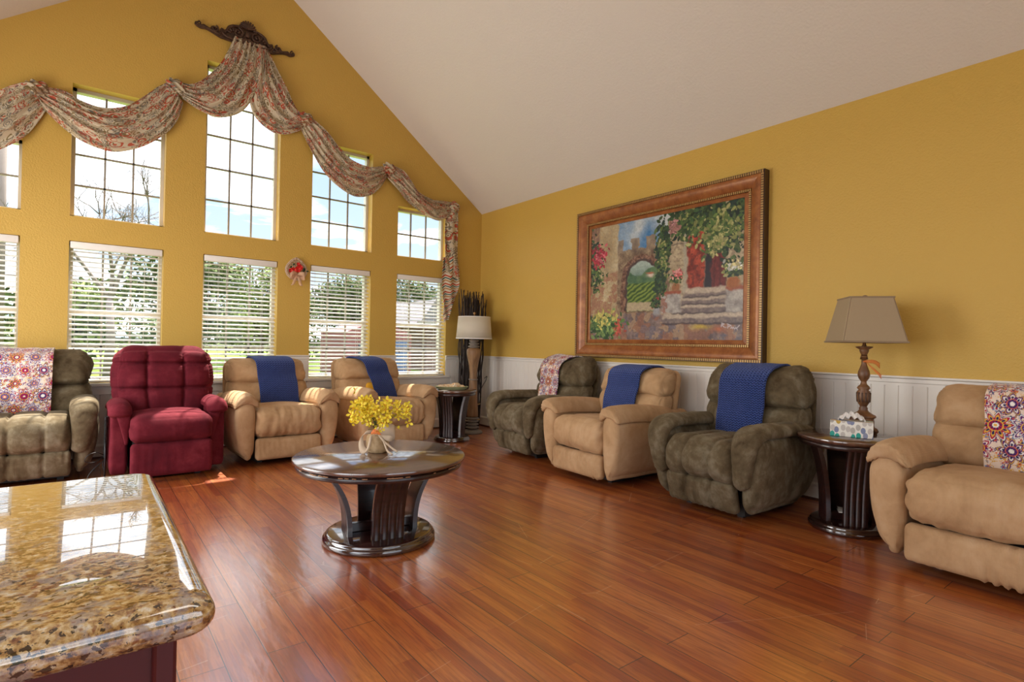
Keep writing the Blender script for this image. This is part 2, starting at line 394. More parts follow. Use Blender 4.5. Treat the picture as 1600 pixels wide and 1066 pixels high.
def f_carve(N, b):
    c = OC(N); n = N.noise(c, 30, 4, .6); setc(N, b, N.ramp(n, [(.3, (.030, .012, .007)), (.7, (.11, .055, .030))]))
M_carve = mat('carved_walnut', rough=.5, spec=.4, fn=f_carve)
def f_frame(N, b):
    c = OC(N); n = N.noise(N.mapping(c, (2, 5, 5)), 2.2, 6, .7); setc(N, b, N.ramp(n, [(.25, (.15, .042, .012)), (.5, (.31, .105, .028)), (.8, (.46, .19, .055))]))
M_frame = mat('burnished_gold_wood', rough=.33, spec=.5, metal=.15, fn=f_frame)
M_framedk = mat('dark_frame_edge', (.05, .020, .010), .4)
M_bead = mat('gilt_beading', (.40, .235, .085), .38, metal=.4)
def f_lampwood(N, b):
    c = OC(N); n = N.noise(N.mapping(c, (8, 8, 3)), 2.5, 5, .6); setc(N, b, N.ramp(n, [(.3, (.085, .034, .014)), (.65, (.23, .105, .040))]))
M_lampwood = mat('carved_bronze_wood', rough=.4, spec=.5, fn=f_lampwood)
def f_oak(N, b):
    c = OC(N); n = N.noise(N.mapping(c, (14, 14, 2)), 2, 5, .65); setc(N, b, N.ramp(n, [(.3, (.15, .075, .032)), (.7, (.34, .19, .085))]))
M_oak = mat('distressed_oak', rough=.5, fn=f_oak)
M_greywash = mat('grey_wash_wood', (.20, .165, .135), .6)
def shade(name, c1, tr):
    def f(N, b):
        o = [x for x in N.n if x.type == 'OUTPUT_MATERIAL'][0]; n = N.noise(N.mapping(OC(N), (1, 1, 4)), 90, 2)
        cc = N.mix(N.math('MULTIPLY', n, .3), c1, tuple(k*.8 for k in c1)); setc(N, b, cc)
        t = N.add('ShaderNodeBsdfTranslucent', ins={'Color': cc}); mx = N.add('ShaderNodeMixShader', ins={0: tr, 1: b.outputs[0], 2: t.outputs[0]}); N.l.new(mx.outputs[0], o.inputs[0])
    return mat(name, rough=.85, spec=.15, fn=f)
M_shade1 = shade('taupe_silk_shade', (.48, .37, .235), .2)
M_shade2 = shade('ivory_linen_shade', (.76, .70, .58), .2)
M_trimtape = mat('shade_trim_tape', (.28, .20, .12), .8)
M_brass = mat('antique_brass', (.42, .25, .12), .3, metal=.9)
M_stick = mat('dark_willow', (.030, .018, .014), .6)
M_tie = mat('raffia_tie', (.42, .26, .11), .8)
def f_burlap(N, b):
    c = OC(N); k = N.add('ShaderNodeTexChecker', ins={'Vector': c, 'Scale': 330}).outputs[1]; n = N.noise(c, 40, 3)
    setc(N, b, N.ramp(n, [(.3, (.36, .235, .12)), (.7, (.55, .40, .24))])); setn(N, b, N.bump(N.math('ADD', k, n), .5, .002))
M_burlap = mat('burlap_cloth', rough=.95, spec=.1, fn=f_burlap)
M_burlap2 = mat('pale_burlap_ribbon', (.60, .46, .33), .9)
M_petal = mat('yellow_petal', (.90, .72, .05), .6, fn=None, **{'Subsurface Weight': .0})
M_petal2 = mat('flower_centre', (.75, .26, .02), .6)
M_stem = mat('green_stem', (.10, .14, .03), .7)
def f_sheer(N, b):
    o = [x for x in N.n if x.type == 'OUTPUT_MATERIAL'][0]; t = N.add('ShaderNodeBsdfTransparent'); mx = N.add('ShaderNodeMixShader', ins={0: .5, 1: b.outputs[0], 2: t.outputs[0]}); N.l.new(mx.outputs[0], o.inputs[0])
M_sheer = mat('orange_organza', (.95, .25, .05), .5, fn=f_sheer)
M_peach = mat('peach_organza', (.85, .55, .36), .6, fn=lambda N, b: f_sheer(N, b))
M_redfl = mat('red_silk_petal', (.75, .02, .015), .6)
M_leaf = mat('dark_silk_leaf', (.012, .045, .015), .6)
M_wicker = mat('whitewashed_wicker', (.62, .46, .33), .8)
M_basket = mat('pale_green_weave', (.30, .31, .16), .8)
def f_shell(N, b):
    n = N.noise(OC(N), 45, 3); setc(N, b, N.ramp(n, [(.35, (.78, .66, .48)), (.6, (.70, .42, .20))]))
M_shell = mat('seashell', rough=.4, fn=f_shell)
M_paper = mat('white_paper', (.82, .79, .74), .7)
M_tissue = mat('tissue_paper', (.88, .86, .84), .9)
M_mustard = mat('mustard_cotton', (.70, .36, .02), .9)
#PART3
# ------------------------------------------------------------------ the room
WY, WX, LX, BY = 5.989, 4.111, -1.621, -3.2     # window wall, right wall, left wall, back wall
EAVE, SL, RX = 2.757, .765, 1.245
RZ = EAVE+SL*(WX-RX); TH = .18
def roofz(x): return RZ-SL*abs(x-RX)
struct('floor', box(LX-.15, WX+.15, BY-.15, WY+.12, -.12, 0), M_floor)
WC = [-.755, .235, 1.2375, 2.25, 3.255]; HW = .34
LZ0, LZ1 = .655, 1.868; UZ0 = 2.078; UZ1 = [2.668, 3.205, 3.73, 3.205, 2.668]
# window wall: one mesh with ten openings
parts = []
def wallcol(x0, x1, z0, z1t, top=None):
    if top:  # up to the roof slope
        xs = [x0]+([RX] if x0 < RX < x1 else [])+[x1]
        for a, b_ in zip(xs[:-1], xs[1:]): parts.append(extrude([(a, z0), (b_, z0), (b_, roofz(b_)+.01), (a, roofz(a)+.01)], TH))
    else: parts.append(extrude([(x0, z0), (x1, z0), (x1, z1t), (x0, z1t)], TH))
xs = LX-.12
for i, cx in enumerate(WC):
    wallcol(xs, cx-HW, 0, 0, True); xs = cx+HW
    wallcol(cx-HW, cx+HW, 0, LZ0); wallcol(cx-HW, cx+HW, LZ1, UZ0); wallcol(cx-HW, cx+HW, UZ1[i], 0, True)
wallcol(xs, WX+.12, 0, 0, True)
v, f = join(*parts); v = [(p[0], p[1]+WY, p[2]) for p in v]
struct('wall_window', (v, f), M_wall)
struct('wall_right', box(WX, WX+.12, BY, WY, 0, EAVE+.02), M_wall)
lw = [box(LX-.12, LX, BY, WY, 2.6, EAVE+.02), box(LX-.12, LX, BY, -.3, 0, 2.6), box(LX-.12, LX, 2.3, 3.1, 0, 2.6), box(LX-.12, LX, 5.5, WY, 0, 2.6)]
struct('wall_left', join(*lw), M_wall)
bw = [extrude([(LX-.12, 2.9), (RX, 2.9), (RX, RZ), (LX-.12, roofz(LX-.12))], .12), extrude([(RX, 2.9), (WX+.12, 2.9), (WX+.12, roofz(WX+.12)), (RX, RZ)], .12),
      box(LX-.12, -.7, 0, .12, 0, 2.9), box(3.3, WX+.12, 0, .12, 0, 2.9)]
v, f = join(*bw); struct('wall_back', ([(p[0], p[1]+BY-.12, p[2]) for p in v], f), M_wall)
cp = [[(RX, RZ), (WX+.12, roofz(WX+.12)), (WX+.12, roofz(WX+.12)+.15), (RX, RZ+.15)], [(LX-.12, roofz(LX-.12)), (RX, RZ), (RX, RZ+.15), (LX-.12, roofz(LX-.12)+.15)]]
v, f = join(*[extrude(p, WY-BY+.26) for p in cp]); struct('ceiling', ([(p[0], p[1]+BY-.12, p[2]) for p in v], f), M_ceil)
# glazing of the openings out of frame
for n_, (a, b_) in enumerate(((-.3, 2.3), (3.1, 5.5))):
    pr = [box(LX-.09, LX-.03, a, a+.05, 0, 2.6), box(LX-.09, LX-.03, b_-.05, b_, 0, 2.6), box(LX-.09, LX-.03, (a+b_)/2-.04, (a+b_)/2+.04, 0, 2.6), box(LX-.09, LX-.03, a, b_, 2.54, 2.6), box(LX-.09, LX-.03, a, b_, 0, .1)]
    struct('door_%d' % (n_+1), join(*pr), M_vinyl)
pr = [box(-.7, 3.3, BY-.09, BY-.03, 2.84, 2.9), box(-.7, 3.3, BY-.09, BY-.03, 0, .1)]+[box(x-.03, x+.03, BY-.09, BY-.03, 0, 2.9) for x in (-.67, .65, 1.95, 3.27)]
struct('door_3', join(*pr), M_vinyl)

# wainscot: beadboard with real grooves, rail, base
RAILZ = .904
def beadprofile(a0, a1, pitch=.077, t=.012):
    p = []; a = a0
    while a < a1-1e-4:
        b_ = min(a+pitch, a1); p += [(a, t-.005), (a+.004, t)]
        if b_-a > .02: p += [(b_-.004, t)]
        p += [(b_, t-.005)]; a = b_
    return p
def bead_x(x0, x1, z0, z1):  # on the window wall
    p = beadprofile(x0, x1); v = []; f = []
    for x, t in p: v += [(x, WY-t, z0), (x, WY-t, z1)]
    for i in range(len(p)-1): f.append((2*i, 2*i+2, 2*i+3, 2*i+1))
    return v, f
def bead_y(y0, y1, z0, z1):
    p = beadprofile(y0, y1); v = []; f = []
    for y, t in p: v += [(WX-t, y, z0), (WX-t, y, z1)]
    for i in range(len(p)-1): f.append((2*i, 2*i+1, 2*i+3, 2*i+2))
    return v, f
segs = []; x = LX
for cx in WC: segs.append((x, cx-HW)); x = cx+HW
segs.append((x, WX))
struct('trim_1', join(*[bead_x(a, b_, .1, RAILZ-.05) for a, b_ in segs], *[bead_x(cx-HW, cx+HW, .1, .60) for cx in WC]), M_white)
struct('trim_2', bead_y(BY, WY, .1, RAILZ-.05), M_white)
def railprof(z): return [(0, z-.062), (.014, z-.062), (.014, z-.045), (.019, z-.040), (.019, z-.018), (.030, z-.010), (.030, z), (0, z)]
def run_x(prof, a, b_):
    n = len(prof); v = [(a, WY-t, z) for t, z in prof]+[(b_, WY-t, z) for t, z in prof]
    return v, [tuple(range(n))[::-1], tuple(range(n, 2*n))]+[(i, (i+1) % n, (i+1) % n+n, i+n) for i in range(n)]
def run_y(prof, a, b_):
    n = len(prof); v = [(WX-t, a, z) for t, z in prof]+[(WX-t, b_, z) for t, z in prof]
    return v, [tuple(range(n)), tuple(range(n, 2*n))[::-1]]+[(i, i+n, (i+1) % n+n, (i+1) % n) for i in range(n)]
struct('trim_3', join(*[run_x(railprof(RAILZ), a, b_) for a, b_ in segs]), M_white2)
struct('trim_4', run_y(railprof(RAILZ), BY, WY), M_white)
bp = [(0, .018), (.016, .018), (.016, .098), (.022, .102), (.022, .112), (.012, .126), (0, .126)]
struct('baseboard_window', run_x(bp, LX, WX), M_white2); struct('baseboard_right', run_y(bp, BY, WY), M_white2)
sp = [(0, 0), (.020, 0), (.020, .006), (.014, .018), (0, .018)]
M_shoe = mat('dark_shoe_moulding', (.10, .03, .014), .5)
struct('trim_5', run_x(sp, LX, WX), M_shoe); struct('trim_6', run_y(sp, BY, WY), M_shoe)

# windows
def window(num, cx, z0, z1, cols, rows, lower):
    y = WY+.125; F_ = []
    e = struct('window_%d' % num, join(box(cx-HW, cx-HW+.028, y-.015, y+.055, z0, z1), box(cx+HW-.028, cx+HW, y-.015, y+.055, z0, z1),
        box(cx-HW, cx+HW, y-.015, y+.055, z1-.03, z1), box(cx-HW, cx+HW, y-.015, y+.055, z0, z0+.025), *([box(cx-HW, cx+HW, y-.005, y+.035, (z0+z1)/2-.02, (z0+z1)/2+.02)] if lower else [])), M_vinyl)
    g = mk('window_pane', box(cx-HW+.02, cx+HW-.02, y+.012, y+.016, z0+.02, z1-.02), M_glass, e, False)
    bars = []; a, b_ = cx-HW+.028, cx+HW-.028; c, d_ = z0+.025, z1-.03
    for i in range(1, cols): xx = a+(b_-a)*i/cols; bars.append(box(xx-.0075, xx+.0075, y+.004, y+.024, c, d_))
    for i in range(1, rows): zz = c+(d_-c)*i/rows; bars.append(box(a, b_, y+.004, y+.024, zz-.0075, zz+.0075))
    if bars: mk('window_grille', join(*bars), M_grille, e, False)
    return e
rws = [2, 4, 5, 4, 2]
for i, cx in enumerate(WC):
    window(i+1, cx, UZ0, UZ1[i], 3, rws[i], False)
    lw_ = window(i+6, cx, LZ0, LZ1, 3, 4, True)
    st = struct('trim_%d' % (7+i), join(bbox(cx-HW-.045, cx+HW+.045, WY-.05, WY+.07, LZ0-.028, LZ0, .006), bbox(cx-HW-.02, cx+HW+.02, WY-.022, WY, LZ0-.10, LZ0-.028, .003)), M_white2)

# blinds: headrail, slats, bottom rail, cords
blind_where = ['in the leftmost lower window', 'in the lower window behind the burgundy recliner', 'in the middle lower window, left of the wicker heart', 'in the lower window just right of the wicker heart', 'in the lower window nearest the corner floor lamp']
for i, cx in enumerate(WC):
    t = thing('window_blind', 'white slatted blind '+blind_where[i], 'blind', (cx, WY+.035, LZ0), 0, 'blinds in the lower windows')
    H = LZ1-LZ0; hw = HW-.008
    mk('headrail', bbox(-hw, hw, -.032, .03, H-.062, H-.003, .006), M_blind, t)
    sl = []; n = 27; zt = H-.085; zb = .045; tilt = .34
    for k in range(n):
        z = zb+(zt-zb)*k/(n-1); c, s = .023*math.cos(tilt), .023*math.sin(tilt)
        prof = [(-c, z-s-.0015), (-c*.5, z-s*.5+.0008), (0, z+.0018), (c*.5, z+s*.5+.0008), (c, z+s-.0015), (c, z+s+.0012), (0, z+.0046), (-c, z-s+.0012)]
        m_ = len(prof); v = [(-hw+.004, a, b_) for a, b_ in prof]+[(hw-.004, a, b_) for a, b_ in prof]
        sl.append((v, [tuple(range(m_)), tuple(range(m_, 2*m_))[::-1]]+[(q, q+m_, (q+1) % m_+m_, (q+1) % m_) for q in range(m_)]))
    mk('slats', join(*sl), M_blind, t, False)
    mk('bottom_rail', bbox(-hw+.004, hw-.004, -.024, .022, .004, .022, .004), M_blind, t)
    for xx in (-.2, .2): mk('ladder_cord', join(box(xx-.001, xx+.001, -.027, -.0255, .02, H-.06), box(xx-.001, xx+.001, .024, .0255, .02, H-.06)), M_cord, t, False)
    pc = mk('pull_cord', tube([(-hw+.04, -.034, H-.06), (-hw+.041, -.036, .5), (-hw+.04, -.035, .30)], .0012, 6), M_cord, t)
    mk('cord_tassel', xf(lathe([(.001, 0), (.006, .003), (.004, .022), (.0015, .026)], 10), (-hw+.04, -.035, .275)), M_lampwood, pc)

# ------------------------------------------------------------------ painting
def clampc(c): return np.clip(c, 0, 1)
def paint_scene(NX=420, NY=290):
    u, v = np.meshgrid((np.arange(NX)+.5)/NX, (np.arange(NY)+.5)/NY, indexing='ij'); u = u.ravel(); v = v.ravel(); A = 1.46
    P = lambda s, ox=0.: np.stack([u*s*A+ox, v*s+ox*.7, 0*u+ox], 1)
    n1 = fbm(P(6), 4); n2 = fbm(P(22, 3.), 3); n3 = fbm(P(55, 9.), 2); n4 = fbm(P(110, 4.), 2)
    du = (fbm(P(28, 21.), 2)-.5)*.022; dv = (fbm(P(28, 31.), 2)-.5)*.022; U = u+du; V = v+dv
    C = np.zeros((len(u), 3))
    def put(m, c, k=1.):
        m = np.clip(m*k, 0, 1)[:, None]; C[:] = C*(1-m)+np.array(c if isinstance(c, np.ndarray) else [c])*m
    def lerp(a, b, t): t = np.clip(t, 0, 1)[:, None]; return np.array([a])*(1-t)+np.array([b])*t
    edge = lambda x, w_=.008: sm(x, -w_, w_)
    inb = lambda a, b, c, d_: edge(U-a)*edge(b-U)*edge(V-c)*edge(d_-V)
    # ground: cobbles of mauve, ochre and grey
    C[:] = lerp((.20, .15, .16), (.42, .33, .30), n1*1.5-.3); C[:] = C*(0.7+.6*n3[:, None])
    put((n2 > .56)*.7, (.52, .38, .26)); put((fbm(P(14, 5.), 3) > .58)*.6, (.40, .20, .13)); put((fbm(P(17, 15.), 3) > .62)*.5, (.20, .20, .27))
    put(np.exp(-((U-.77)/.05)**2-((V-.1)/.02)**2), (.60, .48, .12)); put(np.exp(-((U-.87)/.03)**2-((V-.075)/.02)**2), (.55, .22, .12))
    # sky
    sk = inb(.20, .58, .6, 1.1); put(sk, lerp((.08, .26, .50), (.62, .66, .68), n1*2.6-.75+(U-.4)*1.2))
    # distant wall with merlons
    top = .76+.0*U
    for a, b_ in ((.214, .254), (.315, .372), (.422, .482)): top = np.where((U > a) & (U < b_), .85, top)
    wl = edge(top-V, .004)*edge(U-.21)*edge(.60-U)*edge(V-.22)
    put(wl, lerp((.22, .15, .11), (.50, .40, .28), n2*1.8-.4)); put(wl*(n4 > .6), (.16, .10, .08), .5)
    put(wl*np.clip((V-.70)*8, 0, 1)*.4, (.45, .42, .38))
    # arch surround and view
    def archf(cx, hw, z0, zs): x = (U-cx)/hw; h = zs+np.sqrt(np.clip(1-x*x, 0, 1))*hw*A*.95; return edge(1-np.abs(x), .04)*edge(h-V, .006)*edge(V-z0)
    so_ = archf(.39, .148, .23, .50); put(so_, lerp((.20, .10, .07), (.46, .30, .22), n3*2-.5)); put(so_*(n4 > .58), (.12, .07, .07), .6)
    ar = archf(.393, .103, .24, .505); put(archf(.393, .118, .24, .505), (.10, .07, .08), .8)
    put(ar, lerp((.46, .54, .50), (.16, .26, .22), (.62-V)*7)); put(ar*edge(.56+.03*np.sin(U*30)-V), lerp((.10, .20, .13), (.22, .33, .17), n2*1.4-.2))
    rowp = np.sin((V*1.1-U*.9)*150+n2*2); put(ar*edge(.47-V), lerp((.07, .15, .04), (.34, .42, .12), rowp*.5+.45)); put(ar*edge(.31-V), (.58, .48, .36), .9)
    put(np.exp(-((U-.455)/.018)**2-((V-.525)/.014)**2)*1.6, (.72, .62, .55)); put(np.exp(-((U-.45)/.02)**2-((V-.545)/.006)**2)*1.4, (.55, .22, .14))
    # left plaster wall in sun
    lwm = edge(.215-U)*edge(V-(.22-.25*U)); put(lwm, lerp((.42, .33, .21), (.66, .58, .42), n1*1.6-.3+n3*.3-.1)); put(lwm*edge(.07-U)*edge(V-.45), (.28, .16, .14), .8)
    put(lwm*edge(.55-V+.4*(U-.1))*(n2 > .45), (.42, .22, .16), .75); put(lwm*(n3 > .62), (.52, .40, .24), .6)
    # right building
    rw = edge(U-.575, .004)*edge(V-.14); put(rw, lerp((.44, .36, .26), (.62, .54, .40), n2*1.5-.2)); put(rw*(n3 > .6), (.33, .26, .20), .6); put(rw*np.exp(-((V-.74)/.006)**2), (.20, .16, .14), .8)
    put(inb(.662, .69, .36, .83), (.50, .46, .38)); 
    put(inb(.688, .79, .36, .83), lerp((.26, .045, .035), (.60, .16, .10), n2*2-.5)); put(inb(.688, .79, .36, .83)*(n3 > .6), (.18, .05, .05), .6)
    put(inb(.79, .91, .37, .83), (.055, .045, .07)); put(inb(.825, .905, .375, .70), lerp((.17, .03, .04), (.34, .08, .08), n3)); put(inb(.84, .844, .39, .68), (.08, .02, .03)); put(inb(.872, .876, .39, .68), (.08, .02, .03))
    # steps
    for a, b_, z0, z1 in ((.54, 1.1, .125, .165), (.60, .965, .205, .245), (.655, .91, .27, .300), (.67, .91, .325, .35)):
        put(inb(a, b_, z1-.004, z1+.042), lerp((.50, .42, .36), (.66, .58, .48), n3)); put(inb(a, b_, z0, z1), lerp((.20, .16, .18), (.40, .33, .30), n3))
        put(inb(a, b_, z0-.006, z0+.004), (.08, .06, .08), .9)
    for a, b_, z0, z1 in ((.53, .652, .21, .37), (.905, 1.1, .20, .37)):
        put(inb(a, b_, z0, z1), lerp((.34, .31, .30), (.60, .57, .54), n2*1.8-.4)); put(inb(a, b_, z1-.012, z1+.014), (.42, .16, .11))
    put(inb(.53, .565, .21, .36)*(n3 > .45), (.40, .20, .15), .8)
    # foliage built of dabs
    def dabs(n, fx, r, cols, seed, sy=1.):
        g = np.random.RandomState(seed); uu = (np.arange(NX)+.5)/NX; vv = (np.arange(NY)+.5)/NY; C3 = C.reshape(NX, NY, 3)
        for _ in range(n):
            x, y = fx(g)
            if not (-.02 < x < 1.02 and -.02 < y < 1.02): continue
            rr = r*(.5+g.rand()); i0, i1 = np.searchsorted(uu, (x-rr, x+rr)); j0, j1 = np.searchsorted(vv, (y-rr*A*sy, y+rr*A*sy))
            if i1 <= i0 or j1 <= j0: continue
            th = g.rand()*PI; X, Y = np.meshgrid((uu[i0:i1]-x)/rr, (vv[j0:j1]-y)/(rr*A*sy), indexing='ij'); a = X*math.cos(th)+Y*math.sin(th); b_ = -X*math.sin(th)+Y*math.cos(th)
            m = ((a*a+(b_*1.8)**2) < 1)[:, :, None]; c = np.array(cols[g.randint(len(cols))])*(.7+.6*g.rand()); C3[i0:i1, j0:j1] = np.where(m, c, C3[i0:i1, j0:j1])
    ell = lambda cx, cy, rx, ry: (lambda g: (cx+rx*g.randn()*.55, cy+ry*g.randn()*.55))
    GD = [(.05, .10, .05), (.09, .16, .08), (.04, .08, .07), (.14, .20, .09)]; GL = [(.20, .27, .10), (.34, .36, .16), (.12, .20, .08), (.46, .45, .24)]
    dabs(520, ell(.80, .93, .20, .10), .015, GD, 1); dabs(420, ell(.92, .80, .10, .17), .014, GD, 2); dabs(260, ell(.67, .87, .07, .09), .012, GD+GL, 3)
    dabs(300, ell(.86, .80, .12, .13), .011, GL, 4); dabs(130, ell(.84, .69, .035, .06), .010, GL+[(.6, .55, .3)], 5); dabs(60, ell(.60, .88, .03, .05), .009, [(.42, .24, .22), (.5, .3, .3)], 6)
    dabs(420, ell(.535, .72, .035, .17), .012, GD, 7); dabs(120, ell(.53, .62, .03, .17), .010, GL, 8); dabs(170, ell(.52, .46, .03, .09), .010, GD+[(.06, .12, .08)], 9)
    dabs(150, ell(.035, .70, .045, .20), .011, GD, 10); dabs(150, ell(.05, .56, .05, .13), .010, GD+GL, 11); dabs(120, ell(.07, .74, .05, .09), .010, [(.50, .06, .10), (.62, .20, .24), (.40, .05, .09)], 12)
    dabs(380, ell(.11, .11, .10, .09), .014, [(.08, .16, .08), (.16, .26, .10), (.28, .38, .16)], 13); dabs(90, ell(.11, .19, .09, .06), .009, [(.62, .58, .22), (.55, .5, .2)], 14); dabs(40, ell(.23, .09, .04, .06), .009, [(.55, .16, .12)], 15)
    put(np.exp(-(((U-.616)/.024)**2)**2-(((V-.415)/.036)**2)**2)*1.3, (.42, .22, .12)); dabs(120, ell(.625, .49, .035, .04), .009, GD+GL, 16); dabs(45, ell(.625, .515, .04, .03), .008, [(.62, .20, .20), (.7, .4, .38)], 17)
    put(np.exp(-(((U-.945)/.032)**2)**2-(((V-.415)/.045)**2)**2)*1.3, (.46, .20, .08)); dabs(130, ell(.945, .50, .05, .05), .010, GD+GL, 18); dabs(40, ell(.95, .53, .04, .03), .008, [(.72, .66, .4), (.7, .7, .66)], 19)
    put(np.exp(-(((U-.50)/.024)**2)**2-(((V-.235)/.04)**2)**2)*1.2, (.42, .42, .44)); dabs(90, ell(.49, .30, .025, .035), .009, GD+[(.55, .08, .12)], 20)
    Cc = np.clip(C, 0, 1)**1.38*(.76+.42*n4[:, None])
    # small pale signature strokes in the corner
    S = []
    def ln(x0, y0, x1, y1): S.append((x0, y0, x1, y1))
    sx, sy_, k = .885, .098, .9
    for s_ in ((0, 0, .004, .03), (.004, .03, .018, .026), (.018, .026, .004, .014), (.004, .014, .02, 0), (.027, 0, .028, .002), (.038, -.002, .042, .03), (.036, .03, .058, .024), (.058, .024, .044, .010),
               (.056, 0, .062, .014), (.062, .014, .066, 0), (.066, 0, .072, .013), (.072, .013, .078, 0), (.078, 0, .086, .012), (.086, .012, .094, .0), (.09, .008, .106, .036)): ln(*[q*k for q in s_])
    m = np.zeros(len(u))
    for a, b_, c, d_ in S:
        px, py = (u-sx-a)*A, v-(sy_+b_)+(u-sx)*.25; qx, qy = (c-a)*A, d_-b_+0*A; L2 = qx*qx+qy*qy; t = np.clip((px*qx+py*qy)/L2, 0, 1); m = np.maximum(m, sm(.0045-np.hypot(px-t*qx, py-t*qy), 0, .002))
    Cc = Cc*(1-m[:, None]*.7)+m[:, None]*.7*np.array([.6, .55, .6])
    return u, v, clampc(Cc)
pt = thing('framed_painting', 'large gilt-framed oil painting of an arched stone gateway and red door above the wainscot', 'painting', (WX, 3.135, 1.685))
NXp, NYp = 420, 290; u, v, C = paint_scene(NXp, NYp); pw, ph = 1.655, 1.125
mk('canvas', grid(np.stack([np.full(len(u), -.030), (.5-u)*pw, (v-.5)*ph], 1), NXp, NYp, True), M_paint, pt, True, col=C)
def frame_profile(prof, pw, ph):  # prof: list of (outward distance from canvas edge, height off wall)
    v = []; f = []; n = len(prof)
    for sy, sz in ((-1, -1), (1, -1), (1, 1), (-1, 1)):
        for d_, h in prof: v.append((-h, sy*(pw/2+d_), sz*(ph/2+d_)))
    for k in range(4):
        for i in range(n):
            j = (i+1) % n; a, b_ = k*n, ((k+1) % 4)*n; f.append((a+i, b_+i, b_+j, a+j))
    return v, f
def bead_strip(d_, h, w_, hh, pitch, pw, ph):
    B = []
    for sgn in (-1, 1):
        L = pw/2+d_+w_; n = int(2*L/pitch)
        for i in range(n): y = -L+(i+.5)*2*L/n; z0 = sgn*(ph/2+d_); B.append(box(-h-hh, -h+.002, y-pitch*.33, y+pitch*.33, min(z0, z0+sgn*w_), max(z0, z0+sgn*w_)))
        L = ph/2+d_; n = int(2*L/pitch)
        for i in range(n): z = -L+(i+.5)*2*L/n; y0 = sgn*(pw/2+d_); B.append(box(-h-hh, -h+.002, min(y0, y0+sgn*w_), max(y0, y0+sgn*w_), z-pitch*.33, z+pitch*.33))
    return join(*B)
mk('inner_liner', frame_profile([(-.002, .025), (-.002, .036), (.006, .040), (.030, .034), (.034, .028)], pw, ph), M_frame, pt, False)
mk('inner_beading', bead_strip(.035, .034, .019, .010, .017, pw, ph), M_bead, pt, False)
cv_ = [(.034, .025), (.034, .034), (.052, .034), (.055, .040), (.060, .046)]+[(.060+.085*t, .046+.030*math.sin(t*PI*.62)) for t in np.linspace(0, 1, 10)]+[(.150, .070), (.170, .072), (.172, .0), (.034, .0)]
mk('outer_moulding', frame_profile(cv_, pw, ph), M_frame, pt, False)
mk('bead_channel', join(frame_profile([(.035, .030), (.035, .0352), (.0545, .0352), (.0545, .030)], pw, ph), frame_profile([(.1495, .06), (.1495, .0735), (.1715, .0735), (.1715, .06)], pw, ph)), M_framedk, pt, False)
mk('outer_beading', bead_strip(.150, .070, .020, .007, .019, pw, ph), M_bead, pt, False)
mk('frame_edge', frame_profile([(.1725, .001), (.1725, .070), (.1755, .070), (.1755, .001)], pw, ph), M_framedk, pt, False)
#PART4
# ------------------------------------------------------------------ scarf valance over the upper windows
YV = WY-.012
def swag(name, top, bot, pleats, parent, seed, bulge=.080, amp=.032, nu=70, nv=90, mat_=None, endpinch=(1, 1)):
    a = crom(top, nu); b_ = crom(bot, nu); P = []; UVs = []
    g = np.random.RandomState(seed); ph = g.rand()*6
    for i in range(nu):
        s = i/(nu-1); mid = math.sin(PI*s)**.6; L = np.linalg.norm(b_[i]-a[i])
        for j in range(nv):
            t = j/(nv-1); q = pleats*(t**.92)+.35*math.sin(3*s+ph)+.25*math.sin(7*t+5*s+ph)
            fr = q-math.floor(q); pl = (1-abs(2*fr-1))**.8                      # rounded folds with sharp valleys
            tt = t+.012*math.sin(q*2*PI)
            p = a[i]*(1-tt)+b_[i]*tt
            out = .022+bulge*mid*math.sin(PI*min(max(.12+.80*t, 0), 1))**.8+amp*(pl-.35)*(.55+.45*mid)*(1.0 if t < .93 else .6)
            out += .010*math.sin(9*s+4*t+ph)
            P.append((p[0], YV-out, p[1])); UVs.append((s*1.0*max(1, 1), t*1.15+seed*.37))
    UVs = np.array(UVs); UVs[:, 0] *= np.linalg.norm(np.diff(.5*(a+b_), axis=0), axis=1).sum()*1.15
    o = mk(name, grid(np.array(P), nu, nv), mat_ or M_pais, parent, True, uv=UVs); solid(o, .004, 1); return o
def mir(pts): return [(2*1.2375-x, z) for x, z in pts]
S2t = [(-.376, 3.101), (-.317, 3.103), (-.203, 3.105), (-.127, 3.084), (-.054, 3.04), (.055, 3.016), (.167, 3.03), (.281, 3.089), (.398, 3.208), (.493, 3.324), (.576, 3.414)]
S2b = [(-.33, 2.99), (-.27, 2.90), (-.154, 2.785), (-.036, 2.703), (.106, 2.665), (.219, 2.672), (.359, 2.738), (.478, 2.83), (.585, 2.95), (.655, 3.08), (.70, 3.25)]
C1t = [(1.12, 4.02), (1.01, 3.727), (.866, 3.515), (.756, 3.42), (.68, 3.42), (.59, 3.41)]
C1b = [(1.40, 4.02), (1.395, 3.725), (1.321, 3.506), (1.19, 3.29), (.993, 3.185), (.829, 3.21), (.70, 3.28)]
C2t = [(1.405, 4.02), (1.478, 3.88), (1.574, 3.70), (1.655, 3.537), (1.741, 3.46), (1.841, 3.44)]
C2b = [(1.37, 3.98), (1.335, 3.674), (1.263, 3.455), (1.289, 3.317), (1.368, 3.228), (1.492, 3.17), (1.617, 3.18), (1.726, 3.235), (1.81, 3.30)]
S4t = [(1.80, 3.455), (1.943, 3.377), (2.049, 3.286), (2.172, 3.155), (2.304, 3.064), (2.492, 3.032), (2.646, 3.065), (2.80, 3.115)]
S4b = [(1.76, 3.30), (1.837, 3.148), (1.917, 2.993), (2.023, 2.843), (2.166, 2.731), (2.349, 2.665), (2.536, 2.715), (2.666, 2.835), (2.75, 2.98)]
S5t = [(2.74, 3.108), (2.927, 3.079), (3.055, 2.975), (3.143, 2.87), (3.32, 2.80), (3.501, 2.81), (3.70, 2.825)]
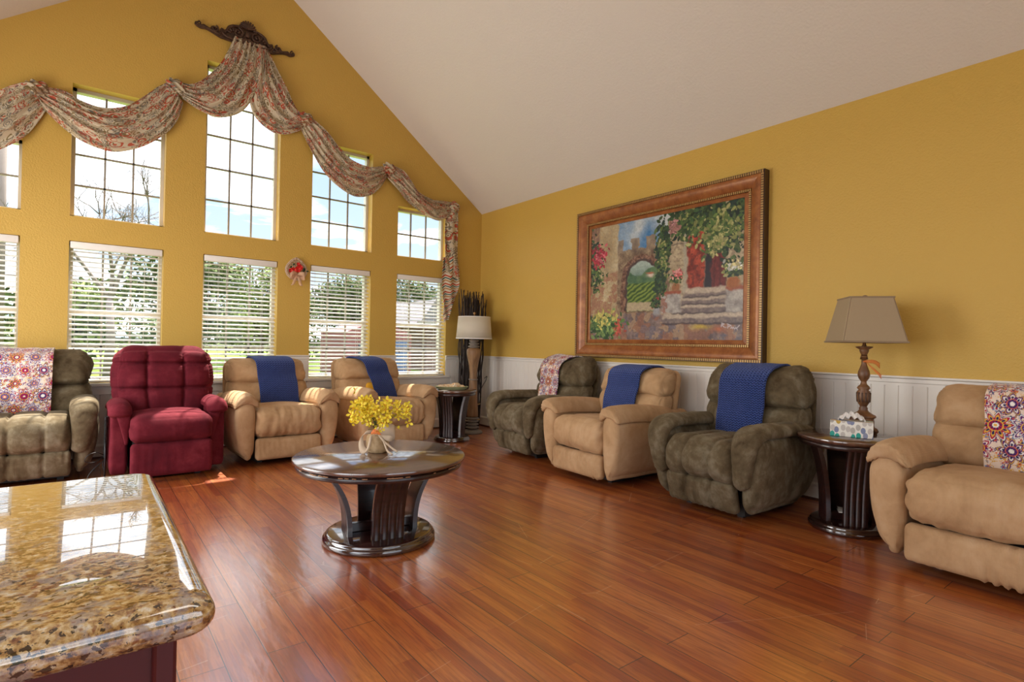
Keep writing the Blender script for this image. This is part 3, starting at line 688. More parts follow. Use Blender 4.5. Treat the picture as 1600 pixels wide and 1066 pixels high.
S5b = [(2.74, 2.97), (2.867, 2.847), (2.993, 2.726), (3.165, 2.64), (3.324, 2.58), (3.46, 2.57), (3.64, 2.67)]
val = thing('scarf_valance', 'paisley patterned scarf valance swagged in folds over the tall gable windows', 'valance', (0, 0, 0))
swag('swag', S2t, S2b, 5.2, val, 1); swag('swag', C1t, C1b, 6.2, val, 2, .07, .038); swag('swag', C2t, C2b, 5.2, val, 3, .06, .034)
swag('swag', S4t, S4b, 5.2, val, 4); swag('swag', S5t, S5b, 4.2, val, 5, .065, .03)
S0t = mir(S4t)[::-1]; S0t[-1] = (-.37, 3.10); S0b = mir(S4b)[::-1]
S0t = [(-1.30, 2.83), (-1.15, 2.79), (-.95, 2.75), (-.75, 2.80), (-.60, 2.93), (-.50, 3.03), (-.40, 3.10), (-.33, 3.12)]
S0b = [(-1.20, 2.65), (-1.05, 2.50), (-.85, 2.42), (-.66, 2.44), (-.53, 2.52), (-.41, 2.64), (-.33, 2.78), (-.26, 2.95)]
swag('swag', S0t, S0b, 5.2, val, 6)
def knot(x, z, r, seed):
    def fn(P, N, T):
        n_ = fbm(P*14+seed*3.1, 3); w_ = np.sin((P[:, 0]*.8+P[:, 2])*130+n_*5)
        return P+N*(.012*w_[:, None]+.03*(n_[:, None]-.5))
    vf = rb((r*1.15, .035, r), r*.9, (16, 8, 16), fn); v = vf[0]+np.array([x, YV-.05, z])
    mk('gather', (v, vf[1]), M_pais, val, True, uv=np.stack([v[:, 0]+v[:, 1], v[:, 2]], 1))
knot(-.33, 3.06, .06, 1); knot(.63, 3.36, .068, 2); knot(1.80, 3.385, .068, 3); knot(2.755, 3.055, .064, 4); knot(3.66, 2.77, .055, 5)
# the end that hangs down beside the last window, turned back to show its chevron lining
def tail(name, L, Rr, n, mat_, seed, fold, zo=0, amp=.018):
    a = crom(L, 60); b_ = crom(Rr, 60); P = []; UVs = []
    for i in range(60):
        s = i/59
        for j in range(40):
            t = j/39; q = n*t+.3*math.sin(5*s); p = a[i]*(1-t)+b_[i]*t
            casc = fold*(abs(((s*3.2+t*.8) % 1)-.5)*2-.5)*sm(s, .25, .5)
            P.append((p[0]+.25*casc, YV-.035-zo-amp*math.cos(q*2*PI)-abs(casc), p[1])); UVs.append((t*.16, s*1.2))
    o = mk(name, grid(np.array(P), 60, 40), mat_, val, True, uv=np.array(UVs)); solid(o, .003, 0)
tail('tail', [(3.55, 2.80), (3.525, 2.5), (3.53, 2.1), (3.545, 1.95)], [(3.715, 2.81), (3.715, 2.5), (3.72, 2.1), (3.735, 1.85)], 1.4, M_pais, 1, 0, .01, .012)
tail('tail_lining', [(3.50, 2.12), (3.505, 1.80), (3.515, 1.5), (3.53, 1.31)], [(3.725, 2.16), (3.745, 1.82), (3.69, 1.60), (3.60, 1.36)], 1.6, M_chev, 2, .03, .0, .02)

# carved crest above the centre swag
cr = thing('carved_crest', 'dark carved wooden scroll crest high on the gable wall above the swag', 'ornament', (1.2375, WY-.002, 3.995))
def spiral(cx, cz, r0, turns, a0, sgn=1, n=34, k=.12, y=-.03):
    return [(cx+sgn*(r0*(1-k0)+.004)*math.cos(a0+turns*2*PI*k0), y-.006*k0, cz+(r0*(1-k0)+.004)*math.sin(a0+turns*2*PI*k0)) for k0 in np.linspace(0, .93, n)]
for s in (1, -1):
    out = crom([(0, -.035), (.10, -.030), (.19, -.025), (.24, -.022), (.30, -.002), (.36, .015), (.41, .010), (.455, .030), (.452, .058), (.43, .05), (.405, .045), (.385, .055), (.36, .048), (.33, .040), (.315, .062), (.285, .070), (.262, .046), (.245, .04), (.235, .075), (.20, .068), (.175, .115), (.13, .145), (.09, .148), (.05, .175), (.0, .185)], 90)
    pl = [(s*x, z) for x, z in out]; 
    if s < 0: pl = pl[::-1]
    v, f = extrude(pl, .022); bevel(mk('back_plate', (np.array(v)-np.array([0, .022, 0]), f), M_carve, cr), .006)
    W_ = []
    W_ += [tube(spiral(s*.085, .075, .045, 1.6, PI/2, s), lambda t: .012*(1-.6*t), 8), tube(spiral(s*.29, .045, .028, 1.4, PI*.6, s), lambda t: .008*(1-.5*t), 8), tube(spiral(s*.43, .045, .018, 1.2, PI*.5, s), .006, 8)]
    W_ += [tube([(s*x, -.030-.01*math.sin(PI*i/8), z) for i, (x, z) in enumerate(crom([(.0, -.02), (.1, -.012), (.2, .002), (.235, .045)], 9))], lambda t: .012*(1-.4*t), 8)]
    W_ += [tube([(s*x, -.030, z) for x, z in crom([(.05, .14), (.12, .13), (.17, .08), (.2, .03)], 12)], lambda t: .011*(1-.4*t), 8), tube([(s*x, -.028, z) for x, z in crom([(.24, .0), (.3, .012), (.36, .03), (.42, .03)], 12)], .010, 8)]
    for k in range(5):
        a = .3+k*.5; W_.append(xf(rb((.018, .010, .009), .009, (6, 4, 4)), (s*(.115+.055*math.cos(a)), -.034, .04+.05*math.sin(a)), (0, -s*a, 0)))
    mk('scrollwork', join(*W_), M_carve, cr)
sh = [xf(rb((.009, .014, .040), .009, (4, 4, 8)), (math.sin(a)*.04, -.036, .135+math.cos(a)*.04), (0, a, 0)) for a in np.linspace(-1.3, 1.3, 9)]
sh += [xf(rb((.035, .014, .018), .014, (6, 4, 5)), (s*.03, -.034, .015), (0, s*.5, 0)) for s in (-1, 1)]
mk('shell_fan', join(*sh, xf(rb((.022, .018, .03), .018, (6, 5, 6)), (0, -.036, .08))), M_carve, cr)

# small wicker heart with flowers and a bow
hw_ = thing('wall_heart', 'small wicker heart with red flowers and a peach bow, hung between two windows', 'wall decoration', (1.755, WY-.004, 1.80))
H = [(0, .125), (.05, .095), (.10, .03), (.105, -.03), (.07, -.085), (.0, -.11), (-.07, -.085), (-.105, -.03), (-.10, .03), (-.05, .095), (0, .125)]
hp = crom(H, 60); rim = [(x, -.02+.004*math.sin(i*1.7), z) for i, (x, z) in enumerate(hp)]
mk('wicker_heart', join(tube(rim, .006, 6), tube([(p[0]*.9, p[1]-.006, p[2]*.9) for p in rim], .005, 6), tube([(p[0]*.78, p[1]+.002, p[2]*.78) for p in rim], .004, 6),
    *[tube([(x, -.016-.003*(k % 2), max(-.09, -.10+abs(x)*.4)), (x*.9, -.020, .10-abs(x)*.9)], .0035, 5) for k, x in enumerate(np.linspace(-.08, .08, 9))],
    *[tube([(-.095+abs(z)*.3, -.018, z), (.095-abs(z)*.3, -.018, z)], .003, 5) for z in np.linspace(-.07, .08, 7)]), M_wicker, hw_)
def blossom(c, r, n=5, yaw=0, tilt=.4, nrm=(0, -1, 0), w=.45):
    V = []; Fs = []
    q = Vector(nrm).to_track_quat('Z', 'Y'); k0 = 0
    for k in range(n):
        a = 2*PI*k/n+yaw; pts = []
        for (t, h) in ((.1, .0), (.55, w*.5), (.85, w*.38), (1, 0)):
            for s in ((0,) if h == 0 else (-1, 1)):
                x = r*t; y = s*h*r; z = r*(tilt*t*t); pts.append((x*math.cos(a)-y*math.sin(a), x*math.sin(a)+y*math.cos(a), z))
        V += [tuple(Vector(c)+q@Vector(p)) for p in pts]; Fs += [(k0, k0+1, k0+2), (k0+1, k0+3, k0+4, k0+2), (k0+3, k0+5, k0+4)]; k0 += 6
    return V, Fs
for (x, z, r) in ((-.035, -.012, .032), (.008, .000, .036), (-.062, -.018, .026), (.03, .02, .03), (.012, .055, .02)):
    mk('flower', join(blossom((x, -.042, z), r, 6, x*9, .5, w=.8), blossom((x, -.05, z), r*.7, 5, x*5+.5, .8, w=.8)), M_redfl, hw_)
for x, z, a in ((.055, .005, .3), (.07, -.02, 1.2), (-.045, .035, .8), (.04, .03, 2), (.09, -.01, 0)): mk('leaf', blossom((x, -.036, z), .034, 2, a, .2, w=.5), M_leaf, hw_)
def ribbon(path, wd, mat_, par, name='bow', up=(0, 0, 1), th=.0015):
    P = np.array(path, float); n = len(P); U = np.array(up, float); V = []
    for i, p in enumerate(P):
        ww = wd(i/(n-1)) if callable(wd) else wd; V += [p-U*ww/2, p+U*ww/2]
    o = mk(name, (V, [(2*i, 2*i+1, 2*i+3, 2*i+2) for i in range(n-1)]), mat_, par); solid(o, th, 0); return o
for s in (-1, 1):
    ribbon(crom([(0, -.05, -.055), (s*.03, -.075, -.045), (s*.065, -.085, -.06), (s*.07, -.06, -.085), (s*.035, -.05, -.085), (0, -.048, -.06)], 24), lambda t: .02+.035*math.sin(PI*t), M_peach, hw_)
    ribbon(crom([(0, -.05, -.06), (s*.02, -.06, -.10), (s*.035, -.05, -.15), (s*.05, -.055, -.17)], 12), .03, M_peach, hw_, 'bow_tail', (1, 0, .2))

# ------------------------------------------------------------------ outside
def f_lawn(N, b):
    n = N.noise(OC(N), .35, 5, .6); n2 = N.noise(OC(N), 9, 3); setc(N, b, N.mix(N.math('MULTIPLY', n2, .5), N.ramp(n, [(.35, (.07, .12, .02)), (.65, (.15, .21, .035))]), (.07, .11, .02)))
M_lawn = mat('lawn_grass', rough=.95, spec=.1, fn=f_lawn)
struct('ground', box(-60, 90, WY+.25, 130, -.35, -.12), M_lawn)
M_path = mat('concrete_drive', (.62, .60, .56), .9)
def leafm(name, c1, c2):
    def f(N, b): setc(N, b, N.ramp(N.noise(OC(N), 2.2, 4, .7), [(.35, c1), (.65, c2)]))
    return mat(name, rough=.8, spec=.2, fn=f)
M_lf = [leafm('oak_leaves', (.035, .055, .018), (.12, .16, .045)), leafm('bright_leaves', (.09, .13, .03), (.23, .28, .08)), leafm('dull_leaves', (.05, .065, .03), (.15, .17, .08))]
M_bark = mat('grey_bark', (.15, .12, .10), .9)
def leafcloud(blobs, n, size, seed):
    g = np.random.RandomState(seed); B = np.array(blobs); wts = B[:, 3]**2; wts /= wts.sum(); ids = g.choice(len(B), n, p=wts)
    dv = g.randn(n, 3); dv /= np.linalg.norm(dv, axis=1, keepdims=True); rad = g.rand(n, 1)**.4
    C_ = B[ids, :3]+dv*rad*B[ids, 3:4]*np.array([1, 1, .8]); a = g.randn(n, 3); a /= np.linalg.norm(a, axis=1, keepdims=True); b_ = np.cross(a, dv+.01); b_ /= np.maximum(np.linalg.norm(b_, axis=1, keepdims=True), 1e-6)
    s = size*(.6+.8*g.rand(n, 1)); V = np.stack([C_-a*s, C_+b_*s*.6, C_+a*s, C_-b_*s*.6], 1).reshape(-1, 3)
    return V, [(4*i, 4*i+1, 4*i+2, 4*i+3) for i in range(n)]
def tree(x, y, h, r, seed, m, label, n=6500, size=.095, group='trees beyond the lawn'):
    g = np.random.RandomState(seed); t = thing('garden_tree', label, 'tree', (x, y, -.12), 0, group)
    br = [tube([(0, 0, 0), (.1*g.randn(), .1*g.randn(), h*.35), (.3*g.randn(), .2*g.randn(), h*.75)], lambda q: .16*(1-.7*q), 8)]
    blobs = []
    for k in range(16):
        a = g.rand()*2*PI; rr = r*.75*g.rand()**.5; zz = h*(.22+.62*g.rand()); fac = 1-.55*abs(zz/h-.45)
        bx_ = (rr*math.cos(a)*fac, rr*math.sin(a)*fac, zz); blobs.append((*bx_, r*(.36+.22*g.rand())))
        br.append(tube([(0, 0, h*.25), (bx_[0]*.5, bx_[1]*.5, zz*.8), bx_], lambda q: .06*(1-.7*q), 5))
    mk('trunk', join(*br), M_bark, t); mk('crown', leafcloud(blobs, n, size, seed), m, t, False)
def atpx(x, y_, dist):  # a bearing from the room's centre of view, used only to spread the trees
    return x, y_
TREES = [(-5.0, 26, 5.2, 2.0, 2, 'loose pale green tree at the far left beyond the lawn'), (-.4, 27, 3.6, 1.8, 1, 'bright low tree seen behind the second window'), (3.0, 25, 5.2, 2.3, 0, 'big dark round tree seen through the blinds of the second window'),
         (6.9, 29, 5.4, 2.1, 1, 'yellowish green tree seen through the left half of the middle blind'), (11.2, 28, 4.6, 2.1, 0, 'dark tree behind the red barn'), (15.4, 28, 5.6, 2.1, 0, 'tall dark tree seen through the fourth blind'),
         (19.6, 27.5, 5.2, 2.1, 2, 'greyish green tree behind the bungalow'), (24.0, 27, 5.8, 2.3, 1, 'tall bright tree seen through the fifth blind'), (29.0, 27, 5.4, 2.5, 0, 'dark tree at the far right beyond the drive'), (-8.7, 26, 4.8, 2.2, 0, 'dark tree at the left edge of the garden')]
for i, (x, y, h, r, k, lb) in enumerate(TREES): tree(x, y, h, r, 20+i, M_lf[k], lb)
tl_ = mk('tree_line', leafcloud([(x, 36+2*math.sin(x*1.7), .3+1.6*abs(math.sin(x*.9))+.8*(k % 3), 1.7) for k, x in enumerate(np.linspace(-26, 52, 90))], 22000, .17, 99), M_lf[0], None, False); tagt(tl_, 'hazy green tree line along the far edge of the lawn', 'trees', None, 'stuff')
# leafless tree rising past the second upper window
bt_ = thing('bare_tree', 'leafless branching tree rising into the sky behind the second window', 'tree', (.6, 20, -.12))
def branch(p, dv, L, r, dep, out, g):
    n = 5; pts = [p]; 
    for i in range(n): dv = (dv+g.randn(3)*.16); dv[2] += .03; dv /= np.linalg.norm(dv); p = p+dv*L/n; pts.append(p)
    out.append(tube(pts, lambda t: r*(1-.5*t), 5 if dep > 1 else 4))
    if dep > 0:
        for _ in range(4 if dep < 4 else 3):
            q = pts[g.randint(2, n+1)]; nd = dv+g.randn(3)*.55; branch(q, nd/np.linalg.norm(nd), L*.62, r*.52, dep-1, out, g)
bo = []; g_ = np.random.RandomState(5)
for a in ((.05, 0, 1.), (-.35, .1, 1.), (.3, .1, 1.)): branch(np.array([0, 0, 2.2]), np.array(a)/np.linalg.norm(a), 2.1, .07, 4, bo, g_)
mk('trunk', tube([(0, 0, 0), (.05, 0, 1.2), (0, 0, 2.3)], lambda t: .14*(1-.4*t), 8), M_bark, bt_); mk('branches', join(*bo), M_bark, bt_)
po = thing('utility_pole', 'tall grey utility pole with a wire behind the leftmost windows', 'pole', (-1.95, 22, -.12))
mk('post', lathe([(.13, 0), (.10, 7.1), (.0, 7.12)], 12), M_bark, po); mk('wire', tube([(-14, 3, 6.3), (-6, 1, 6.0), (0, 0, 6.9)], .012, 5), M_black, po)
# bungalow, barn, shed, fence and hedge
M_siding = mat('pale_siding', (.26, .24, .21), .7); M_roofm = mat('grey_shingles', (.13, .125, .13), .8); M_barn = mat('barn_red', (.17, .05, .05), .7)
M_brick = mat('brown_brick', (.15, .085, .07), .8); M_darkwin = mat('dark_window', (.05, .06, .08), .2); M_bluep = mat('blue_paint', (.06, .10, .22), .6)
hs = thing('bungalow', 'low brick bungalow with a grey roof seen through the fourth blind', 'house', (14.6, 20.5, -.12))
mk('walls', box(-3.2, 3.4, 0, 4, 0, 2.0), M_brick, hs, False); mk('roof', extrude([(-3.8, 1.95), (4.0, 1.95), (3.2, 3.0), (-3.0, 3.0)], 4.6), M_roofm, hs, False).location = (0, -.4, 0)
mk('fascia', box(-3.9, 4.1, -.5, -.42, 1.82, 2.05), M_siding, hs, False)
for x in (-2.1, .2, 2.3): mk('window', box(x-.4, x+.4, -.04, .02, .8, 1.6), M_darkwin, hs, False)
bn = thing('barn', 'dark red barn with a blue door seen through the middle blind', 'barn', (8.6, 19.0, -.12))
mk('walls', extrude([(-1.3, 0), (1.3, 0), (1.3, 1.5), (0, 2.0), (-1.3, 1.5)], 2.5), M_barn, bn, False); mk('door', box(.6, 1.1, -.05, .01, 0, 1.2), M_bluep, bn, False); mk('window', box(-.8, -.2, -.04, .01, .6, 1.1), M_darkwin, bn, False)
dr = mk('driveway', box(12, 40, 13.5, 16, -.125, -.10), M_path, None, False); dr['kind'] = 'structure'
def f_hedge(N, b): setc(N, b, N.ramp(N.noise(OC(N), 3.5, 4, .7), [(.35, (.10, .12, .045)), (.5, (.20, .21, .08)), (.62, (.28, .12, .09))]))
M_hedge = mat('flowering_hedge_leaves', rough=.9, spec=.1, fn=f_hedge)
HG = [(.0, 'reddish flowering shrub outside, left of the burgundy recliner'), (.75, 'reddish flowering shrub outside, directly behind the burgundy recliner'), (1.9, 'low green shrub outside the middle blind'), (2.95, 'leafy green shrub outside the fourth blind'), (3.9, 'low leafy shrub outside the fifth blind'), (4.7, 'grey-green shrub outside the right end of the fifth blind'), (-1.0, 'reddish shrub outside the leftmost blind')]
for i, (x, lb) in enumerate(HG):
    t = thing('garden_shrub', lb, 'shrub', (x*1.34-.2, 7.6, -.12), 0, 'shrubs under the windows'); g = np.random.RandomState(70+i); hh = .74 if i not in (2,) else .60
    mk('foliage', leafcloud([(.20*g.randn(), .10*g.randn(), hh*(.35+.4*g.rand()), .24) for _ in range(9)], 1100, .035, 70+i), M_hedge if i in (0, 1, 6) else M_lf[1], t, False)
    mk('stem', join(*[tube([(0, 0, 0), (.2*g.randn(), .1*g.randn(), hh*.7)], .008, 5) for _ in range(5)]), M_bark, t)
#PART5
# ------------------------------------------------------------------ recliners (local: x across, -y front, z up)
def ridged(P, s): n = fbm(P*np.array(s), 3); return 1-np.abs(2*n-1)*2
def pucker(P, N, c, rad, n, amp):  # folds radiating from a gathered corner
    d = P-np.array(c); r = np.linalg.norm(d, axis=1); a = np.arctan2(d[:, 2], d[:, 0]); return N*(amp*np.sin(a*n+fbm(P*18, 2)*4)*np.exp(-r/rad)*sm(r, .0, .03))[:, None]
def seatblob(hw, y0, y1, z0, z1, seams=(), wr=.004, seed=0, crown=.022, seg=(44, 34, 18), r=.085, drop=0):
    h = ((hw), (y1-y0)/2, (z1-z0)/2)
    def fn(P, N, T):
        P = P.copy(); top = (T[:, 2] > 0)
        P[:, 2] += crown*np.clip(1-T[:, 0]**2, 0, 1)*np.clip(1-(T[:, 1]*.8)**2, 0, 1)*sm(T[:, 2], .2, 1)
        P[:, 1] -= .022*np.clip(1-T[:, 0]**2, 0, 1)*np.clip(1-T[:, 2]**2, 0, 1)*(T[:, 1] < 0)*sm(-T[:, 1], .3, 1)
        dd = np.zeros(len(P))
        for s in seams: dd -= .020*np.exp(-((P[:, 0]-s)/.009)**2)
        if len(seams):
            g = min(abs(seams[0]), 9); dd += .006*np.abs(np.cos(P[:, 0]/(2*g)*PI)) if len(seams) > 1 else 0
        q = P+seed*3.7
        dd += wr*(ridged(q, (3, 9, 9))-.3)+wr*1.2*(ridged(q, (16, 3, 4))-.4)*sm(T[:, 1], -.4, -1)
        dd += wr*.8*np.sin(P[:, 2]*60+fbm(q*7, 2)*8)*np.exp(-(1-np.abs(T[:, 0]))/.10)
        P = P+N*dd[:, None]; P[:, 1] += (y0+y1)/2; P[:, 2] += (z0+z1)/2; 
        if drop: P[:, 2] -= drop*sm(P[:, 1], y0, y1)
        return P
    return rb(h, (.05, r, r), seg, fn)
def footblob(hw, y0, y1, z0, z1, seams=(), pleat=0., seed=0, slant=0):
    def fn(P, N, T):
        P = P.copy(); q = P+seed*5.1; dd = np.zeros(len(P))
        for s in seams: dd -= .012*np.exp(-((P[:, 0]-s)/.009)**2)
        m = fbm(q*np.array((5, 1, 6)), 2); dd += pleat*np.sin(P[:, 0]*2*PI/.042+fbm(q*np.array((6, 1, 9)), 2)*7)*sm(m, .38, .6)*(T[:, 1] < 0)
        P[:, 1] -= .012*(1-T[:, 0]**2)*(1-T[:, 2]**2)*(T[:, 1] < 0)
        P = P+N*dd[:, None]; P[:, 1] += (y0+y1)/2; P[:, 2] += (z0+z1)/2; P[:, 1] += slant*(z1-P[:, 2])/(z1-z0); return P
    return rb((hw, (y1-y0)/2, (z1-z0)/2), (.025, .03, .035), (56, 6, 14), fn)
def lean(P, z0=.45, k=.25): P = P.copy(); P[:, 1] += (P[:, 2]-z0)*k; return P
def backblob(hw, y, z0, z1, th, seg=(44, 12, 26), seed=0, r=(.10, .085, .10), top=1., wr=.006, corner=True, crown=.03, extra=None, narrow=.05):
    h = (hw, th, (z1-z0)/2)
    def fn(P, N, T):
        P = P.copy(); q = P+seed*4.3; dd = wr*(ridged(q, (3.5, 5, 7))-.35)
        P[:, 1] -= crown*np.clip(1-T[:, 0]**2, 0, 1)*np.clip(1-T[:, 2]**2, 0, 1)*(T[:, 1] < 0)
        P[:, 0] *= 1-narrow*sm(T[:, 2], -1, 1)
        if extra is not None: dd = dd+extra(P, N, T)
        P = P+N*dd[:, None]
        if corner:
            for s in (-1, 1):
                P = P+pucker(P, N, (s*hw*.93, 0, h[2]*.80), .085, 15, .0085)+pucker(P, N, (s*hw*.97, 0, -h[2]*.8), .09, 13, .008)
        P[:, 1] += y; P[:, 2] += (z0+z1)/2; return lean(P)
    return rb(h, r, seg, fn)
def armpanel(s, w0, w1, y0, y1, z0, z1, tap=.075, seed=0, rearlift=.16, r=(.05, .07, .07), bul=0., front=.02):
    h = ((w1-w0)/2, (y1-y0)/2, (z1-z0)/2)
    def fn(P, N, T):
        P = P.copy(); t = (T[:, 2]+1)/2; ow = (T[:, 0]*s+1)/2
        P[:, 0] -= s*tap*(1-t)**2.1*ow; P[:, 0] += s*bul*np.sin(PI*np.clip(t, 0, 1))*ow
        P[:, 1] += front*(1-t)**2*(T[:, 1] < 0); P[:, 1] -= .07*(1-t)**2*sm(T[:, 1], .3, 1)
        P[:, 2] += rearlift*sm(T[:, 1], .35, 1.1)**1.5*(1-t)
        P = P+N*(.004*(ridged(P+seed, (3, 4, 4))-.3))[:, None]
        P[:, 0] += s*(w0+w1)/2; P[:, 1] += (y0+y1)/2; P[:, 2] += (z0+z1)/2; return P
    return rb(h, r, (12, 26, 22), fn)
def chair(kind, label, front, ang, seed, group=None, parts=None):
    th_ = math.radians(ang); o = (front[0]-math.sin(th_)*.475, front[1]+math.cos(th_)*.475)
    t = thing({'beige': 'recliner', 'green': 'recliner', 'red': 'lift_recliner'}[kind], label, 'recliner', (o[0], o[1], 0), th_, group)
    M = {'beige': M_beige, 'green': M_green, 'red': M_red}[kind]; bl = []
    if kind == 'beige':
        mk('seat_cushion', seatblob(.272, -.475, .22, .235, .478, (), .009, seed, drop=.02), M, t)
        mk('footrest', footblob(.272, -.470, -.39, .052, .232, (), {3: .0012, 4: .0012, 6: .006, 8: .010}[seed], seed), M, t)
        bl.append(backblob(.362, .165, .44, .70, .105, seed=seed, r=(.08, .085, .09), narrow=.02, crown=.035)); mk('lumbar_cushion', bl[-1], M, t)
        bl.append(backblob(.360, .165, .640, .878, .112, seed=seed+3, r=(.075, .10, .085), narrow=.05, crown=.035, wr=.010)); mk('headrest_cushion', bl[-1], M, t)
        bl.append(backblob(.372, .275, .30, .865, .035, seed=seed+5, r=(.08, .03, .09), narrow=.06, crown=0, corner=False, wr=.003)); mk('back_panel', bl[-1], M, t)
        for s in (-1, 1):
            mk('arm_panel', armpanel(s, .278, .428, -.466, .42, .055, .556, .058, seed+s, .16, (.074, .035, .11), .012), M, t)
            path = crom([(.25, .505), (.18, .540), (0, .566), (-.25, .580), (-.38, .580), (-.45, .574), (-.484, .560)], 46)
            def fnp(V, tt, th, s=s):
                V = V.copy(); x = V[:, 0]; k = sm(tt, .72, .98)
                V[:, 2] += .0048*np.sin(th*17+seed)*k+.004*(fbm(V*np.array((9, 6, 9))+seed, 3)-.5); V[:, 1] -= .0055*np.sin(th*17+seed)*k
                V[:, 0] = s*(.348)+x*(1+.04*np.sin(tt*9)); V[:, 2] -= .012*np.maximum(-x*s, 0)/.1
                return V
            mk('arm_pad', strap(path, lambda q: .094*(1-.45*max(0, 1-q/.16)**2)*(1-.06*max(0, (q-.9)/.1)**2), lambda q: .040*min(1, .25+q/.10)*(1-.35*max(0, (q-.95)/.05)**2), 40, 8.2, fnp), M, t)
        b_ = mk('lever_recess', xf(rb((.006, .022, .036), .02, (4, 8, 10)), (-.4315, .02, .43)), M_blackpl, t)
    elif kind == 'green':
        mk('seat_cushion', seatblob(.256, -.478, .22, .215, .470, (-.094, .094), .0045, seed, crown=.018, r=.11, drop=.01), M, t)
        mk('footrest', footblob(.250, -.462, -.385, .045, .235, (-.094, .094), .003, seed, .045), M, t)
        bl.append(backblob(.365, .165, .42, .70, .105, seed=seed, r=(.09, .085, .09), narrow=.0, crown=.03, wr=.009)); mk('lumbar_cushion', bl[-1], M, t)
        bl.append(backblob(.378, .155, .640, .945, .125, seed=seed+3, r=(.12, .12, .12), narrow=.05, crown=.04, wr=.020)); mk('headrest_cushion', bl[-1], M, t)
        bl.append(backblob(.372, .285, .28, .890, .035, seed=seed+5, r=(.12, .03, .14), narrow=.10, crown=0, corner=False, wr=.003)); mk('back_panel', bl[-1], M, t)
        for s in (-1, 1):
            mk('arm_panel', armpanel(s, .262, .395, -.435, .405, .055, .54, .055, seed+s, .20, (.062, .09, .09), .022, .03), M, t)
            path = crom([(.30, .515), (.15, .545), (-.15, .558), (-.34, .556), (-.425, .528), (-.458, .46), (-.455, .37), (-.440, .28), (-.425, .215)], 60)
            def fng(V, tt, th, s=s):
                V = V.copy(); V[:, 0] = s*(.320-.022*sm(tt, .6, 1))+V[:, 0]; N_ = .007*(fbm(V*np.array((14, 10, 10))+seed*2+s, 3)-.5)
                V[:, 2] += N_*2; V[:, 1] -= N_+.0025*np.sin(V[:, 2]*110+fbm(V*12, 2)*6)*sm(tt, .55, .75); return V
            mk('arm_pad', strap(path, lambda q: (.088-.036*float(sm(np.array(q), .45, .95)))*(1-.8*max(0, (q-.93)/.07)**2)*(1-.4*max(0, 1-q/.1)), lambda q: .040*(1-.55*max(0, (q-.9)/.1)**2)*min(1, .4+q/.1), 34, 2.2*1, fng), M, t)
        mk('seat_deck', seatblob(.245, .0, .30, .30, .475, (), .003, seed+2, crown=.01, seg=(16, 14, 8)), M, t)
    else:
        mk('seat_cushion', seatblob(.262, -.47, .20, .285, .475, (), .004, seed, crown=.028, r=.075, drop=0), M, t)
        mk('footrest', footblob(.262, -.462, -.40, .045, .292, (), .0008, seed), M, t)
        hz = (.99-.43)/2; zc = (.99+.43)/2
        def tuft(P, N, T):
            z = P[:, 2]+zc; x = P[:, 0]; fr = (T[:, 1] < .2); d = np.zeros(len(P)); sx = [-.128, .128]; sz = [.865, .665]
            dx = np.min([np.abs(x-a) for a in sx], 0); dz = np.min([np.abs(z-a) for a in sz], 0); n = fbm(P*16, 3)
            d -= .026*np.exp(-(dz/.011)**2)+.016*np.exp(-(dx/.009)**2)*(z > .44); d -= .022*np.exp(-(dx**2+dz**2)/.0006)
            d += .024*np.sqrt(np.clip(np.minimum(dx/.06, 1)*np.minimum(dz/.06, 1), 0, 1))
            d += .0055*np.sin(x*2*PI/.021+n*9)*np.exp(-dz/.022)*sm(dz, .004, .014)+.005*np.sin(z*2*PI/.02+n*9)*np.exp(-dx/.02)*sm(dx, .004, .012)
            d += .004*np.sin(z*2*PI/.024+n*6)*sm(np.abs(T[:, 0]), .86, 1.0)
            lo = sm(-z, -.5, -.43); return d*fr*(1-.85*sm(T[:, 2], .80, .97))*(1-.7*sm(np.abs(T[:, 0]), .88, 1.0))
        bl.append(backblob(.352, .15, .40, .99, .115, (92, 12, 92), seed=seed, r=(.13, .10, .13), narrow=0, crown=.03, wr=.004, extra=tuft, corner=False))
        v = bl[-1][0]; zz = (v[:, 2]-.43)/.56; v[:, 0] *= .90+.115*sm(zz, .0, .45)-.075*sm(zz, .62, 1.05); mk('tufted_back', bl[-1], M, t)
        bl.append(backblob(.33, .27, .28, .955, .03, seed=seed+5, r=(.11, .025, .11), narrow=.06, crown=0, corner=False, wr=.002)); mk('back_panel', bl[-1], M, t)
        for s in (-1, 1):
            mk('arm_panel', armpanel(s, .268, .375, -.27, .44, .045, .52, .0, seed+s, .0, (.02, .03, .05), 0, 0), M, t)
            path = crom([(.28, .52), (.1, .545), (-.12, .552), (-.24, .548), (-.295, .522), (-.305, .475)], 40)
            def fnr(V, tt, th, s=s): V = V.copy(); V[:, 0] = s*.318+V[:, 0]; V[:, 2] += .004*(fbm(V*12+s, 3)-.5)*2; return V
            mk('arm_pad', strap(path, lambda q: .074*(1-.3*max(0, (q-.93)/.07)**2), lambda q: .040*min(1, .4+q/.1)*(1-.5*max(0, (q-.93)/.07)**2), 34, 4.5, fnr), M, t)
            # tapering facing strip down the inner front of the arm
            path = crom([(-.285, .50), (-.302, .44), (-.300, .36), (-.290, .27)], 26)
            def fns(V, tt, th, s=s): V = V.copy(); V[:, 0] = s*(.300-.022*tt)+V[:, 0]; return V
            mk('arm_facing', strap(path, lambda q: .050*(1-.82*q), lambda q: .020*(1-.5*q), 20, 0, fns), M, t)
        coil = []
        for i in range(260): q = i/259; a = i*.75; coil.append((-.395+.010*math.cos(a)-.004*q, -.17+.010*math.sin(a), .47-.30*q))
